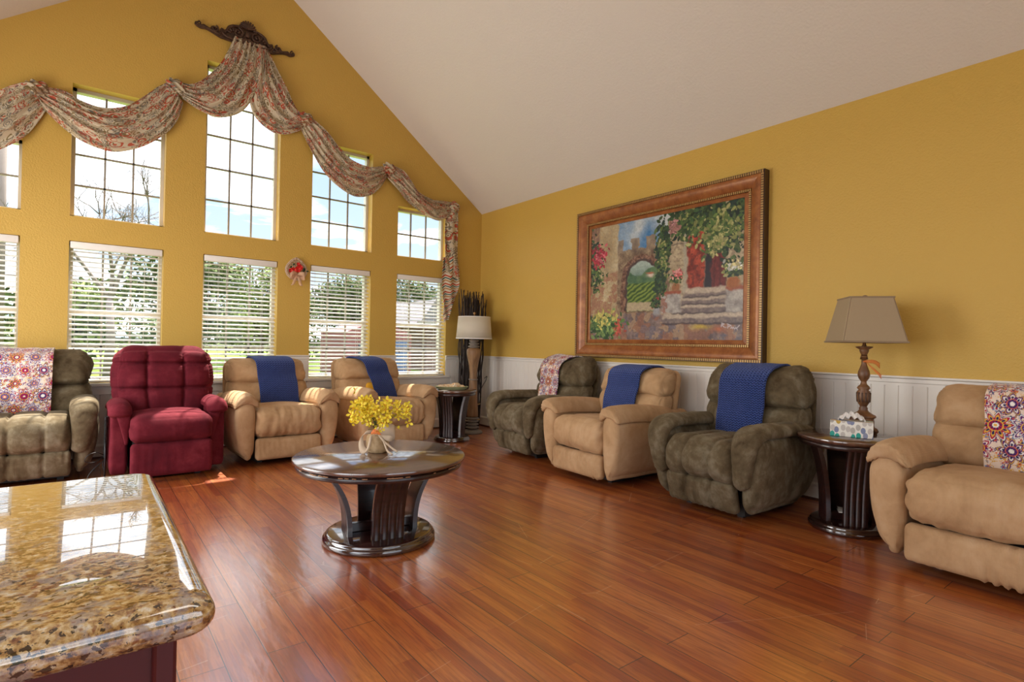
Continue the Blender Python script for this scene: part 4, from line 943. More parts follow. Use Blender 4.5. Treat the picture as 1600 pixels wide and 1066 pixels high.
        mk('control_cord', join(tube(coil, .0028, 5), tube(crom([(-.395, -.17, .17), (-.41, -.15, .12), (-.40, -.16, .06), (-.41, -.20, .006), (-.45, -.24, .006)], 20), .004, 6), tube([(-.40, -.20, .006), (-.398, -.19, .2), (-.40, -.17, .3)], .006, 6),
            tube(crom([(-.395, -.17, .18), (-.45, -.20, .215), (-.50, -.22, .20), (-.515, -.22, .16), (-.46, -.20, .145), (-.40, -.17, .18)], 30), .0028, 5), tube(crom([(-.40, -.17, .15), (-.47, -.2, .09), (-.50, -.21, .03), (-.47, -.22, .006)], 20), .003, 5)), M_blackpl, t)
    mk('base', join(box(-.24, .24, -.30, .30, .02, .30), box(-.21, -.17, -.27, .34, .0, .03), box(.17, .21, -.27, .34, .0, .03)), M_black, t, False)
    return t, bl

REC = {}
REC['g1'] = chair('green', 'olive grey suede recliner at the left edge, under the floral throw', (-.300, 5.06), 0, 1)
REC['red'] = chair('red', 'burgundy tufted lift recliner in front of the windows', (.545, 4.75), 0, 2)
REC['b1'] = chair('beige', 'tan suede recliner beside the burgundy recliner, navy throw hanging straight down its back', (1.425, 4.90), 2.5, 3)
REC['b2'] = chair('beige', 'tan suede recliner beside the corner table, navy throw slanting across its back', (2.500, 4.95), 6, 4)
REC['g2'] = chair('green', 'olive grey suede recliner under the floral throw, nearest the corner on the right wall', (3.175, 4.14), -94, 5)
REC['b3'] = chair('beige', 'tan suede recliner under the painting, between two olive grey recliners', (3.062, 3.122), -92.5, 6)
REC['g3'] = chair('green', 'olive grey suede recliner with a bright navy throw, left of the table lamp', (3.085, 2.055), -92.5, 7)
REC['b4'] = chair('beige', 'large tan suede recliner at the right edge of the room, floral throw on its back', (3.125, .675), -92.5, 8)

# ------------------------------------------------------------------ throws draped over the chair backs
def drape(bl, x0, x1, front, back, skew, ns, nt, off=.014, zb=.47):
    trees = [BVHTree.FromPolygons([Vector(p) for p in v], f) for v, f in bl]; NT_ = 70; NX = 26
    xa = min(x0, x1)-abs(skew)-.02; xb = max(x0, x1)+abs(skew)+.02; xs = np.linspace(xa, xb, NX); S = np.zeros((NX, NT_, 3))
    for i, x in enumerate(xs):
        xc = max(-.33, min(.33, x))
        for j in range(NT_):
            t = j/(NT_-1)
            if t < .45: z = zb+(.80-zb)*t/.45; ax = Vector((xc, .24+(z-.5)*.25, z)); dv = Vector((0, -1, .0))
            elif t < .72: a = (t-.45)/.27*PI; ax = Vector((xc, .315, .80)); dv = Vector((0, -math.cos(a), math.sin(a)))
            else: z = .80-.42*(t-.72)/.28; ax = Vector((xc, .24+(z-.5)*.25, z)); dv = Vector((0, 1, 0))
            best = None
            for tr in trees:
                h = tr.ray_cast(ax+dv*.6, -dv, .6)
                if h[0] is not None and (best is None or h[3] < best): best = h[3]
            dd = .6-best if best is not None else .1
            p = ax+dv*(dd+off); S[i, j] = (x, p.y, p.z)
    J = int(.52*NT_); Y0 = S[:, :, 1].copy()
    for j in range(J): S[:, j, 1] = Y0[:, max(0, j-7):min(J, j+8)].min(1)
    for _ in range(9): S[:, 1:-1, 1:] = .5*S[:, 1:-1, 1:]+.25*(S[:, 2:, 1:]+S[:, :-2, 1:]); S[1:-1, :, 1:] = .5*S[1:-1, :, 1:]+.25*(S[2:, :, 1:]+S[:-2, :, 1:])
    mid = S[NX//2]; L = np.concatenate([[0], np.cumsum(np.linalg.norm(np.diff(mid, axis=0), axis=1))]); ap = L[np.argmax(mid[:, 2])]
    P = []; UVs = []
    for i in range(ns):
        s = i/(ns-1)
        for j in range(nt):
            q = j/(nt-1); l = -front+(front+back)*q; x = x0+(x1-x0)*s-skew*(-l)/max(front, .01) if l < 0 else x0+(x1-x0)*s
            ll = np.clip(ap+l, 0, L[-1]); ti = np.interp(ll, L, np.arange(NT_)); xi = np.clip((x-xa)/(xb-xa)*(NX-1), 0, NX-1.001)
            a, b_ = int(xi), min(int(ti), NT_-2); u, w_ = xi-a, ti-b_
            p = (S[a, b_]*(1-u)+S[a+1, b_]*u)*(1-w_)+(S[a, b_+1]*(1-u)+S[a+1, b_+1]*u)*w_
            P.append((x, p[1], p[2])); UVs.append(((s-.5)*abs(x1-x0), l))
    return np.array(P), np.array(UVs)
def flor(U, seed, sc_=1.):
    """all-over print: medallions of pointed petals, small blossoms and leaves on cream"""
    x = U[:, 0]*sc_; y = U[:, 1]*sc_; n = len(x); C = np.tile(np.array([.80, .66, .56]), (n, 1)); g = np.random.RandomState(seed)
    Cr, Na, Pu, Ma, Ye, Bl, Or, Wh = (.80, .68, .58), (.030, .026, .10), (.13, .028, .16), (.40, .020, .06), (.72, .42, .07), (.16, .22, .42), (.68, .17, .06), (.82, .78, .74)
    z0 = np.zeros(n)
    def put(m, c): C[m] = c
    n1 = fbm(np.stack([x*26, y*26, z0+seed], 1), 3); n2 = fbm(np.stack([x*70, y*70, z0+seed+5], 1), 2)
    def medal(cx, cy, R0, k, pal, rot=0):
        dx, dy = x-cx, y-cy; r = np.hypot(dx, dy)/R0; m = r < 1.25
        a = (np.arctan2(dy, dx)+rot)*k/(2*PI); fa = np.abs(a-np.round(a))*2; par = (np.round(a) % 2 == 0)
        pet = 1-.45*fa**1.3; sel = m & (r < pet*1.12); put(sel, pal[0]); put(m & (r < pet*1.04), pal[1]); put(m & (r < pet*.95), pal[2]); put(m & (r < pet*.80) & (fa < .55), pal[3])
        put(m & (r < pet*.66) & (fa < .38), pal[0]); put(m & (r < pet*.55) & (fa < .22), pal[4]); put(m & (r < .42), pal[5]); put(m & (r < .36), pal[2]); put(m & (r < .31) & (fa < .5), pal[0]); put(m & (r < .18), pal[6]); put(m & (r < .09), pal[3])
    xm, xM, ym, yM = x.min(), x.max(), y.min(), y.max()
    for _ in range(int((xM-xm)*(yM-ym)/.0006)):   # blossoms and leaves
        cx, cy = xm+(xM-xm)*g.rand(), ym+(yM-ym)*g.rand(); R0 = .007+.011*g.rand(); m = (np.abs(x-cx) < R0*1.3) & (np.abs(y-cy) < R0*1.3); kk = g.randint(5)
        dx, dy = x-cx, y-cy; r = np.hypot(dx, dy)/R0; a = np.arctan2(dy, dx); c1 = [Ma, Ye, Pu, Na, Or, Bl][g.randint(6)]; c2 = [Ye, Wh, Or, Bl][g.randint(4)]
        if kk < 3: e = .75+.25*np.cos(a*(5+kk)); put(m & (r < e), c1); put(m & (r < e*.62), c2); put(m & (r < .3), Ma if c1 != Ma else Na)
        else:
            th = g.rand()*PI; p, q = dx*math.cos(th)+dy*math.sin(th), -dx*math.sin(th)+dy*math.cos(th); put(m & (np.abs(q) < .38*R0*(1-(p/R0)**2)) & (np.abs(p) < R0), c1); put(m & (np.abs(q) < .13*R0) & (np.abs(p) < R0*.7), c2)
    pals = [(Na, Wh, Ma, Ye, Na, Ye, Wh), (Bl, Wh, Pu, Cr, Ma, Ye, Or), (Pu, Cr, Ma, Wh, Pu, Ye, Ma), (Na, Ye, Pu, Wh, Na, Or, Wh)]
    pit = .108; k = 0
    for iy in range(int(math.floor(ym/pit))-1, int(yM/pit)+2):
        for ix in range(int(math.floor(xm/pit))-1, int(xM/pit)+2):
            h = (ix*7+iy*13+seed) % 7; cx, cy = (ix+.5*(iy % 2))*pit, iy*pit*.92
            if h == 5: continue
            R0 = (.060, .054, .046, .064, .050, 0, .058)[h]; medal(cx, cy, R0, (12, 8, 7, 10, 8, 0, 9)[h], pals[(ix+2*iy) % 4], h)
    put((np.abs(n1-.5) < .012) & (np.linalg.norm(C-np.array(Cr), axis=1) < .1), Ye)
    return C*(.92+.16*n2[:, None])
def throw(key, x0, x1, front, back, skew, label, kind, seed, group=None, ns=90, nt=150, edge=.006, zb=.47, sc_=1.):
    t, bl = REC[key]; P, U = drape(bl, x0, x1, front, back, skew, ns, nt, .012 if kind == 'blue' else .010, zb)
    q = P*np.array((5, 5, 5))+seed; wv = .010*(fbm(q, 3)-.35)
    Pg = P.reshape(ns, nt, 3); dU = np.gradient(Pg, axis=0); dV = np.gradient(Pg, axis=1); Nn = np.cross(dU, dV); Nn /= np.maximum(np.linalg.norm(Nn, axis=2, keepdims=True), 1e-9); Nn = Nn.reshape(-1, 3)
    mid = (P[:, 1] < .25); sg = np.where((Nn[:, 1] < 0) == mid, 1, -1)
    sgn = 1 if np.mean(Nn[mid, 1]) < 0 else -1; Nn = Nn*sgn
    if kind == 'floral': wv = wv+.006*np.abs(np.sin(P[:, 0]*24+fbm(P*4, 2)*5))
    P = P+Nn*np.clip(wv, 0, .03)[:, None]
    if kind == 'blue':
        o = mk('knitted_throw', grid(P, ns, nt, sgn < 0), M_blue, None, True, uv=U); solid(o, .014, 1)
    else:
        o = mk('floral_throw', grid(P, ns, nt, sgn < 0), M_throw, None, True, uv=U, col=flor(U, seed, sc_)); solid(o, .009, 1)
    o.location = t.location; o.rotation_euler = t.rotation_euler; tagt(o, label, 'throw blanket', group); return o
throw('b1', -.150, .195, .66, .16, -.055, 'navy knitted throw hanging straight on the tan recliner beside the burgundy recliner', 'blue', 1, 'navy knitted throws')
throw('b2', -.185, .070, .60, .14, -.19, 'navy knitted throw slanting across the tan recliner beside the corner table', 'blue', 2, 'navy knitted throws')
throw('b3', -.17, .18, .62, .30, .04, 'bright navy throw on the tan recliner under the painting', 'blue', 3, 'navy knitted throws')
throw('g3', -.17, .17, .66, .16, .03, 'bright navy throw on the olive grey recliner left of the table lamp', 'blue', 4, 'navy knitted throws')
throw('g1', -.30, .125, .66, .14, .01, 'floral printed throw on the olive grey recliner at the left edge', 'floral', 5, 'floral printed throws', 170, 240)
throw('g2', -.17, .13, .62, .20, .03, 'floral printed throw on the olive grey recliner nearest the corner', 'floral', 6, 'floral printed throws', 130, 230)
throw('b4', -.115, .36, .66, .14, -.03, 'floral printed throw bunched on the tan recliner at the right edge', 'floral', 7, 'floral printed throws', 200, 240, sc_=.85)
o = mk('small_cushion', xf(rb((.055, .022, .075), (.04, .02, .05), (12, 6, 14)), (-.055, .055, .56), (-.22, 0, 0)), M_mustard); o.location = REC['b2'][0].location; o.rotation_euler = REC['b2'][0].rotation_euler
tagt(o, 'small mustard yellow cushion tucked behind the slanting navy throw', 'cushion')

# ------------------------------------------------------------------ drum tables
def drum(name, label, cat, loc, phi, H, rt, rbm, legw, group=None, worn=False, topm=None):
    t = thing(name, label, cat, (*loc, 0), 0, group)
    mk('tabletop', lathe([(0.001, H-.026), (rt*.93, H-.030), (rt*.965, H-.026), (rt*.975, H-.020), (rt, H-.016), (rt, H-.004), (rt-.004, H), (0.001, H)], 96), topm or M_top, t)
    mk('apron', lathe([(rt*.93, H-.058), (rt*.955, H-.056), (rt*.965, H-.046), (rt*.962, H-.034), (rt*.93, H-.029), (rt*.86, H-.029), (rt*.86, H-.058)], 96, False), M_dark, t)
    mk('base', lathe([(0.001, 0), (rbm*.97, 0), (rbm, .006), (rbm, .022), (rbm*.985, .030), (rbm*.955, .033), (rbm*.955, .038), (rbm*.94, .046), (rbm*.90, .050), (0.001, .050)], 96), M_dgloss, t)
    if worn:
        W_ = []; g = np.random.RandomState(3); r0 = rt*.966
        for _ in range(46):
            a = g.rand()*2*PI; da = .02+.07*g.rand(); W_.append(tube([(r0*math.cos(a+da*k/5), r0*math.sin(a+da*k/5), H-.030-.002*g.rand()) for k in range(6)], .0022, 5))
        mk('worn_edge', join(*W_), M_worn, t)
    rb0, rt0 = rbm*.80, rt*.80
    for k in range(4):
        a = phi+k*PI/2; th = .030; pts = []
        for q in np.linspace(0, 1, 18):
            r = rb0*.72+(rt0*.82-rb0*.72)*(q**2.6)+.004; z = .048+(H-.058-.048)*q; pts.append((r, z))
        V = []; n = 21; nu = len(pts)
        for (r, z) in pts:
            for m in range(n):
                y = -legw/2+legw*m/(n-1); fl = .006*abs(math.sin(m/(n-1)*4*PI))**.6
                V.append((r+th/2+fl-.006, y, z))
        for (r, z) in pts:
            for m in range(n): V.append((r-th/2, -legw/2+legw*m/(n-1), z))
        Fs = []; o_ = nu*n
        for i in range(nu-1):
            for m in range(n-1): Fs += [(i*n+m, i*n+m+1, (i+1)*n+m+1, (i+1)*n+m), (o_+i*n+m, o_+(i+1)*n+m, o_+(i+1)*n+m+1, o_+i*n+m+1)]
            Fs += [(i*n, (i+1)*n, o_+(i+1)*n, o_+i*n), (i*n+n-1, o_+i*n+n-1, o_+(i+1)*n+n-1, (i+1)*n+n-1)]
        Fs += [tuple([m for m in range(n)]+[o_+m for m in range(n-1, -1, -1)]), tuple([(nu-1)*n+m for m in range(n-1, -1, -1)]+[o_+(nu-1)*n+m for m in range(n)])]
        ob = mk('leg', (V, Fs), M_dark, t, True); ob.rotation_euler = (0, 0, a); ob.modifiers.new('es', 'EDGE_SPLIT').split_angle = .7
    rr = rb0*.72
    mk('stretcher', join(bbox(-rr, rr, -.016, .016, .050, .098, .003), bbox(-.016, .016, -rr, rr, .051, .097, .003)), M_dark, t, False).rotation_euler = (0, 0, phi)
    return t
CT = (1.290, 2.800)
drum('coffee_table', 'round mahogany coffee table in the middle of the floor, flowers on top', 'table', CT, math.radians(-101), .45, .452, .296, .165, None, True)
drum('side_table', 'round mahogany drum table under the square-shaded lamp and tissue box', 'table', (3.620, 1.372), math.radians(-140), .552, .272, .208, .125, 'mahogany drum side tables')
drum('side_table', 'round mahogany drum table in the corner, holding a tray of shells', 'table', (3.205, 5.165), math.radians(-146), .555, .258, .195, .12, 'mahogany drum side tables')

# flowers in burlap on the coffee table
fl = thing('flower_pot', 'yellow silk flowers in a burlap wrapped pot with a bow, on the coffee table', 'flowers', (1.300, 2.868, .45))
def fb(P, N, T): return P
def wob(v, a=.004, s=30): v = np.array(v, float); c = v.mean(0); d_ = v-c; d_[:, 2] = 0; return v+d_*(a*10)*(fbm(v*s, 3)-.5)[:, None]
pv, pf = lathe([(.002, 0), (.046, 0), (.054, .006), (.059, .03), (.062, .06), (.060, .085), (.052, .098), (.044, .104), (.05, .112), (.058, .122), (.054, .122), (.04, .106), (.03, .10), (.002, .10)], 40)
mk('pot', (wob(pv, .006), pf), M_burlap, fl)
g = np.random.RandomState(12); PB = []; PC = []; ST = []
for k in range(22):
    a = g.rand()*2*PI; sp = .03+.095*g.rand()**.7; hz_ = .19+.09*g.rand()-(.05 if sp > .12 else 0); end = np.array((sp*1.25*math.cos(a), sp*1.25*math.sin(a), hz_)); pth = crom([(0, 0, .09), tuple(end*np.array((.35, .35, .62))+[0, 0, .03]), tuple(end), tuple(end*np.array((1.15, 1.15, 1.0))+[0, 0, -.012])], 14)
    ST.append(tube(pth, .0014, 5))
    for _ in range(9):
        q = pth[g.randint(6, 14)]+g.randn(3)*np.array((.017, .017, .020)); nr = g.randn(3)+np.array((-.5, -.9, .5)); nr /= np.linalg.norm(nr); r0 = .017+.011*g.rand(); yw = g.rand()*6
        PB.append(blossom(q, r0, 4, yw, .35+.3*g.rand(), nr, .62)); PC.append(blossom(q+nr*.002, r0*.24, 4, yw+.7, .9, nr, .7))
mk('stems', join(*ST), M_stem, fl); mk('blossoms', join(*PB), M_petal, fl, False); mk('blossom_centres', join(*PC), M_petal2, fl, False)
rt_ = np.array((math.cos(YAW), -math.sin(YAW), 0)); fw = np.array((-math.sin(YAW), -math.cos(YAW), 0)); up_ = np.array((0, 0, 1.))
L3 = lambda a, b_, c: tuple(rt_*a+fw*b_+up_*c)
ribbon([L3(*p) for p in crom([(-.01, .055, .118), (-.05, .07, .115), (-.075, .062, .08), (-.07, .062, .03), (-.045, .066, .012), (-.03, .066, .05), (-.022, .064, .10)], 30)], lambda t: .03+.02*math.sin(PI*t), M_burlap2, fl, 'bow', L3(.5, 0, .6))
ribbon([L3(*p) for p in crom([(.0, .055, .118), (.04, .075, .135), (.085, .07, .135), (.105, .05, .118), (.08, .06, .095), (.03, .062, .105)], 30)], lambda t: .035+.03*math.sin(PI*t), M_burlap2, fl, 'bow', (0, 0, 1))
for e in ((.07, .05, .02), (.095, .06, .035)): ribbon([L3(*p) for p in crom([(.015, .06, .11), (.045, .065, .075), (e[0], .07, e[2]), (e[0]+.03, .075, e[2]-.018)], 14)], .012, M_burlap2, fl, 'bow_tail', L3(.6, 0, .6))
ribbon([L3(*p) for p in crom([(-.02, .07, .112), (.0, .082, .125), (.025, .085, .118), (.045, .082, .10)], 14)], lambda t: .028*math.sin(PI*min(1, t+.12)), M_sheer, fl, 'orange_tie')

# table lamp, tissue box, booklets
tl = thing('table_lamp', 'carved bronze table lamp with a square taupe shade on the drum table', 'lamp', (3.762, 1.344, .5525), math.radians(-51.3))
pr = [(.001, .10), (.062, .10), (.068, .106), (.064, .114), (.05, .12), (.030, .132), (.022, .142), (.024, .150), (.018, .158), (.022, .166), (.030, .178), (.036, .200), (.037, .220), (.034, .232), (.036, .238), (.026, .246), (.036, .256), (.030, .266), (.018, .276), (.014, .290), (.018, .296), (.028, .308), (.033, .325), (.030, .345), (.020, .368), (.014, .385), (.014, .440), (.022, .408), (.016, .415), (.014, .430), (.022, .445), (.026, .455), (.024, .460), (.044, .470), (.046, .476), (.014, .478), (.010, .484), (.008, .50), (.001, .50)]
pr = [(r, .10+(z-.10)*1.15) for r, z in pr]
mk('lamp_stem', lathe(pr, 36), M_lampwood, tl)
fe = []
for k in range(3):
    a = math.radians(30+120*k); q = [(r*math.cos(a), r*math.sin(a), z) for r, z in crom([(.02, .11), (.045, .085), (.055, .055), (.068, .03), (.086, .020), (.092, .012), (.085, .014)], 24)]
    fe.append(tube(q, lambda t: .024*(1-.30*t)+.004*math.sin(t*9), 12))
mk('scroll_feet', join(*fe, lathe([(.001, .02), (.05, .02), (.062, .04), (.05, .07), (.058, .10), (.001, .105)], 24)), M_lampwood, tl)
mk('flutes', join(*[xf(rb((.0045, .0045, .030), .0044, (4, 4, 8)), (.0345*math.cos(a), .0345*math.sin(a), .224), (0, .06*math.cos(a), 0)) for a in np.linspace(0, 2*PI, 13)[:-1]]), M_carve, tl)
SZ0, SZ1, SB, ST_ = .560, .825, .172, .117
def sqshade(b0, b1, z0, z1, c=.012):
    V = []
    for hb, z in ((b0, z0), (b1, z1)): V += [(hb, -hb+c, z), (hb, hb-c, z), (hb-c, hb, z), (-hb+c, hb, z), (-hb, hb-c, z), (-hb, -hb+c, z), (-hb+c, -hb, z), (hb-c, -hb, z)]
    return V, [(i, (i+1) % 8, (i+1) % 8+8, i+8) for i in range(8)]
shd = mk('lamp_shade', sqshade(SB, ST_, SZ0, SZ1), M_shade1, tl, False); solid(shd, .003, -1)
tp = []
for hb, z in ((SB, SZ0), (ST_, SZ1)):
    for s in range(4): tp.append(xf(box(-hb, hb, hb-.003, hb+.0015, z-.005, z+.005), rot=(0, 0, s*PI/2)))
for s in range(4):
    a = PI/4+s*PI/2; d0, d1 = (SB-.006)*math.sqrt(2), (ST_-.006)*math.sqrt(2); tp.append(tube([(d0*math.cos(a), d0*math.sin(a), SZ0), (d1*math.cos(a), d1*math.sin(a), SZ1)], .0035, 6))
mk('shade_trim', join(*tp), M_trimtape, shd, False)
mk('harp', tube(crom([(.0, -.02, .56), (0, -.06, .63), (0, -.05, .75), (0, 0, .815), (0, .05, .75), (0, .06, .63), (0, .02, .56)], 40), .0022, 6), M_brass, tl)
mk('finial', xf(lathe([(.001, 0), (.006, .002), (.007, .008), (.016, .014), (.018, .022), (.012, .030), (.001, .033)], 20), (0, 0, .813)), M_lampwood, tl)
q = Matrix.Rotation(math.radians(51.3), 3, 'Z')
ribbon([tuple(q@Vector(L3(*p))) for p in crom([(-.016, .015, .440), (.0, .02, .443), (.05, .02, .440), (.09, .01, .417)], 16)], lambda t: .006+.028*t, M_sheer, tl, 'orange_ribbon')
ribbon([tuple(q@Vector(L3(*p))) for p in crom([(.0, .02, .440), (.03, .02, .410), (.07, .02, .375), (.10, .01, .350)], 16)], lambda t: .006+.02*t, M_sheer, tl, 'orange_ribbon')

tb = thing('tissue_box', 'white tissue box printed with grey, teal and mustard leaves, in front of the lamp', 'tissue box', (3.602, 1.348, .5525), math.atan2(-.202, .072))
def f_tis(N, b):
    c = OC(N); v = N.add('ShaderNodeSeparateXYZ', ins={0: c}); p = N.add('ShaderNodeCombineXYZ', ins={0: N.math('ADD', v.outputs[0], v.outputs[1]), 1: v.outputs[2], 2: N.math('MULTIPLY', v.outputs[1], .6)}).outputs[0]
    vo = N.add('ShaderNodeTexVoronoi', voronoi_dimensions='2D', ins={'Vector': N.mapping(p, (1.25, .85, 1)), 'Scale': 30, 'Randomness': .6}); rr = N.add('ShaderNodeSeparateColor', ins={0: vo.outputs[1]})
    cc = N.ramp(rr.outputs[0], [(0, (.20, .23, .36)), (.2, (.45, .42, .38)), (.36, (.02, .33, .27)), (.52, (.55, .50, .46)), (.66, (.55, .36, .06)), (.8, (.26, .28, .40)), (.9, (.78, .74, .68))], 'CONSTANT')
    setc(N, b, N.mix(N.math('LESS_THAN', vo.outputs[0], .46), (.80, .77, .70), cc))
M_tis = mat('printed_tissue_carton', rough=.5, fn=f_tis)
mk('carton', bbox(-.108, .108, -.056, .056, .001, .092, .002), M_tis, tb, False)
tv, tf = grid(np.array([((i/15-.5)*.14, (j/15-.5)*.05+.012*math.sin(i*1.1), .090+.052*math.sin(PI*i/15)**.7*(1-.55*abs(j/15-.5)*2)+.010*math.sin(i*1.9+j*.9)) for i in range(16) for j in range(16)]), 16, 16)
solid(mk('tissue', (tv, tf), M_tissue, tb), .001)
for i, (x, y, a, lb) in enumerate(((3.575, 1.50, .5, 'white folded booklet inside the drum table under the lamp'),)):
    o = mk('booklet', join(xf(bbox(-.038, .038, -.028, .028, 0, .006, .001), (0, 0, 0)), xf(box(-.038, .038, -.028, .028, 0, .0015), (0, 0, .0125), (.2, 0, 0))), M_paper, None, False); o.location = (x-.02, y-.01, .101 if i else .0535); o.rotation_euler = (0, 0, a)
    if i: o.location = (3.742, 1.342, .0505)
    else: o.location = (3.598, 1.385, .0985)
    tagt(o, lb, 'booklet')

# tray of shells
tr = thing('shell_tray', 'oval pale green woven tray on the corner drum table', 'tray', (3.180, 5.150, .555), -.6)
def ov(prof, rx, ry, n=48): v, f = lathe(prof, n); v = np.array(v); v[:, 0] *= rx; v[:, 1] *= ry; return v, f
mk('tray_body', ov([(.001, .001), (.85, .001), (.93, .012), (1.0, .034), (.97, .036), (.88, .014), (.82, .008), (.001, .008)], .165, .105), M_basket, tr)
mk('woven_rim', join(*[ov([(1.0, z), (1.02, z+.003), (1.0, z+.006), (.98, z+.003)], .160+.01*k, .100+.008*k, 48) for k, z in enumerate((.010, .019, .029))]), M_basket, tr)
g = np.random.RandomState(8)
SH = ['cream seashell at the left end of the tray', 'tan patterned seashell near the left of the tray', 'round cream seashell in the middle of the tray', 'large brown and white seashell right of the middle', 'pale seashell at the front of the tray', 'tan seashell at the back of the tray', 'small cream seashell at the right end of the tray', 'amber seashell lying on top of the others']
for i, lb in enumerate(SH):
    x, y = ((-.115, .0), (-.07, .03), (-.02, -.02), (.045, -.005), (-.05, -.045), (.01, .05), (.105, .01), (.07, .045))[i]; r0 = (.034, .036, .040, .052, .032, .036, .033, .036)[i]
    def fs(P, N, T, r0=r0): a = np.arctan2(P[:, 1], P[:, 0]); P = P*(1+.07*np.sin(a*11))[:, None]; P[:, 0] *= 1.2-.25*np.sin(P[:, 2]*60); return P
    vf = rb((r0, r0*.8, r0*.62), r0*.75, (12, 12, 8), fs); v = vf[0].copy(); v[:, 2] -= v[:, 2].min()
    o = mk('seashell', (v, vf[1]), M_shell); c, s = math.cos(-.6), math.sin(-.6); o.location = (3.180+x*c-y*s, 5.150+x*s+y*c, .555+.0085); o.rotation_euler = (0, 0, g.rand()*6); tagt(o, lb, 'seashell', 'seashells on the woven tray')
o = mk('folded_paper', bbox(-.05, .05, -.035, .035, 0, .003, .001), M_paper); o.location = (3.035, 5.060, .5555); o.rotation_euler = (0, 0, .5); tagt(o, 'folded white paper at the left edge of the corner drum table', 'paper')

# floor lamp and willow branches in the corner
fl2 = thing('floor_lamp', 'turned oak floor lamp with an ivory drum shade in the corner', 'lamp', (3.655, 5.440, 0))
mk('base', lathe([(.001, 0), (.118, 0), (.120, .018), (.112, .028), (.108, .034), (.085, .044), (.055, .052), (.001, .054)], 40), M_greywash, fl2)
rg = lambda z, r: [(r*.68, z), (r, z+.008), (r, z+.020), (r*.68, z+.028)]
mk('lower_rings', lathe([(.05, .052), *rg(.062, .078), *rg(.100, .072), *rg(.138, .074), *rg(.172, .076), (.05, .205), (.001, .205)], 36), M_greywash, fl2)
mk('pole', lathe([(.001, .20), (.064, .205), (.066, .22), (.060, .32), (.052, .50), (.048, .60), (.046, .66), (.044, .74), (.050, .80), (.062, .88), (.078, .955), (.083, 1.0), (.080, 1.03), (.066, 1.048), (.05, 1.052), (.001, 1.053)], 40), M_oak, fl2)
mk('collar', lathe([(.045, .655), (.056, .660), (.056, .668), (.045, .672)], 32, False), M_greywash, fl2)
mk('upper_rings', lathe([(.05, 1.05), *rg(1.055, .068), *rg(1.092, .062), *rg(1.128, .058), *rg(1.162, .060), (.04, 1.195), (.03, 1.21), (.001, 1.21)], 36), M_greywash, fl2)
mk('socket', lathe([(.001, 1.20), (.022, 1.205), (.022, 1.25), (.008, 1.255), (.006, 1.46), (.001, 1.46)], 20), M_brass, fl2)
s2 = mk('lamp_shade', lathe([(.212, 1.165), (.190, 1.435)], 64, False), M_shade2, fl2); solid(s2, .003, -1)
mk('shade_trim', join(lathe([(.213, 1.163), (.2145, 1.166), (.2135, 1.174), (.212, 1.172)], 64, False), lathe([(.2075, 1.205), (.2085, 1.206), (.2078, 1.208)], 64, False), lathe([(.191, 1.43), (.1925, 1.433), (.191, 1.437)], 64, False)), M_tissue, s2)
mk('shade_spider', join(*[tube([(0, 0, 1.425), (.189*math.cos(a), .189*math.sin(a), 1.430)], .0022, 5) for a in (0, 2.09, 4.19)]), M_brass, fl2)
mk('finial', lathe([(.001, 1.45), (.010, 1.455), (.007, 1.465), (.016, 1.478), (.012, 1.49), (.001, 1.495)], 18), M_brass, fl2)
wb = thing('willow_branches', 'tall bundle of dark willow branches standing in the corner behind the floor lamp', 'branches', (3.795, 5.735, 0))
fl2.scale = (1, 1, .958)
g = np.random.RandomState(31)
for k in range(88):
    a = g.rand()*2*PI; r0 = .090*g.rand()**.5; bx_, by_ = r0*1.5*math.cos(a), r0*.9*math.sin(a); tx, ty = bx_*1.35+.03, by_*1.2; h = 1.46+.27*g.rand(); pts = [(bx_, by_, 0)]
    for q in np.linspace(.15, 1, 9): pts.append((bx_+(tx-bx_)*q+.010*g.randn(), by_+(ty-by_)*q+.008*g.randn(), h*q))
    rr = .0075+.0040*g.rand(); mk('branch', tube(crom(pts, 24), lambda t, rr=rr: rr*(1-.45*t), 6), M_stick, wb)
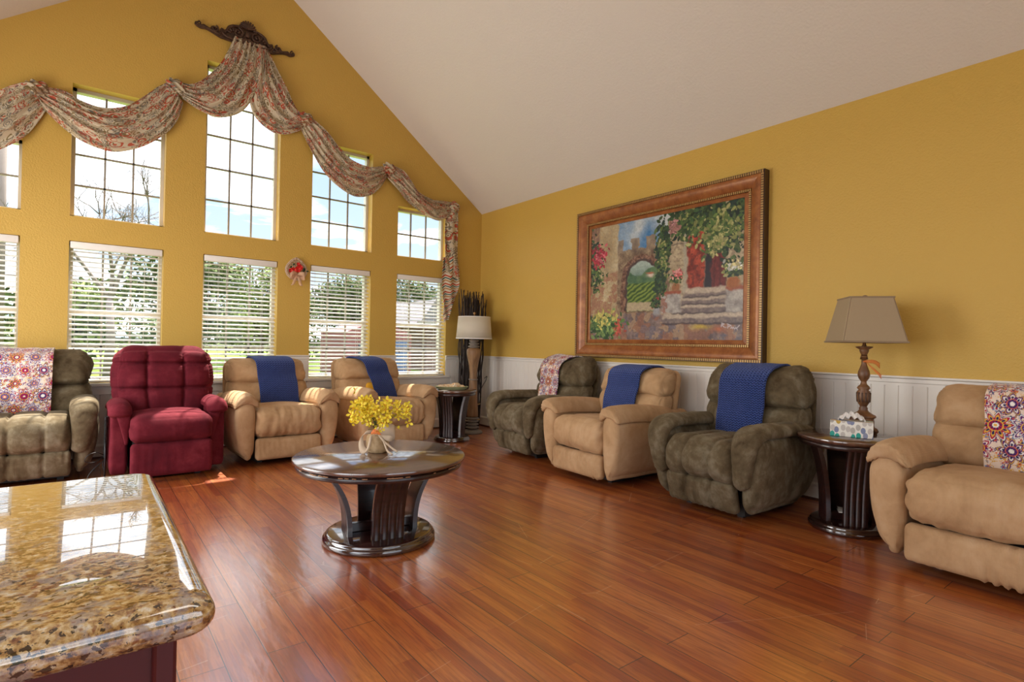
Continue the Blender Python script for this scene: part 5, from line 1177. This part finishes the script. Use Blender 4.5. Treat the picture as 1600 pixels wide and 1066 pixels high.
for z in (.12, .31): mk('tie_band', xf(lathe([(1.02, z-.008), (1.05, z), (1.02, z+.008)], 32, False), scale=(.152, .098, 1)), M_tie, wb)
mk('bent_twig', tube(crom([(.10, -.08, .45), (.14, -.10, .55), (.17, -.11, .60), (.19, -.11, .655), (.16, -.10, .63)], 16), .005, 6), M_stick, wb)

# ------------------------------------------------------------------ granite topped counter
cb = thing('counter_cabinet', 'dark red painted cabinet under the granite top', 'cabinet', (0, 0, 0))
mk('carcass', bbox(-1.55, .066, .562, 1.04, .09, .801, .003), M_cab, cb, False); mk('plinth', box(-1.50, .03, .60, 1.0, 0, .09), M_black, cb, False)
mk('corner_post', bbox(.052, .070, .556, .60, .09, .801, .003), M_cab, cb, False)
def countertop():
    X0, X1, Y0, Y1, T = -1.60, .096, .524, 1.083, .036; cr_ = .016; out = []
    def rc(cx, cy, a0, a1, n=10): return [(cx+cr_*math.cos(a), cy+cr_*math.sin(a)) for a in np.linspace(a0, a1, n)]
    poly = [(X0, Y0)]+rc(X1-cr_, Y0+cr_, -PI/2, 0)+rc(X1-cr_, Y1-cr_, 0, PI/2)+[(X0, Y1)]
    P = np.array(poly); n = len(P); cen = np.array([(X0+X1)/2, (Y0+Y1)/2]); hx, hy = (X1-X0)/2, (Y1-Y0)/2
    prof = []
    for a in np.linspace(PI/2, -PI/2, 16): prof.append((T/2*.95*(math.cos(a))-T/2*.95, T/2*math.sin(a)))
    V = []; Fs = []
    for d_, z in prof:
        for x, y in P:
            sx = (hx+d_)/hx; sy = (hy+d_)/hy; V.append((cen[0]+(x-cen[0])*sx, cen[1]+(y-cen[1])*sy, .84-T/2+z))
    m = len(prof)
    for i in range(m-1):
        for k in range(n): j = (k+1) % n; Fs.append((i*n+k, (i+1)*n+k, (i+1)*n+j, i*n+j))
    Fs += [tuple(range(n)), tuple((m-1)*n+k for k in range(n))[::-1]]; return V, Fs
ct = mk('granite_countertop', countertop(), M_granite); ct.modifiers.new('es', 'EDGE_SPLIT').split_angle = .8
tagt(ct, 'polished gold and brown granite countertop with a rounded edge, in the near left corner', 'countertop')
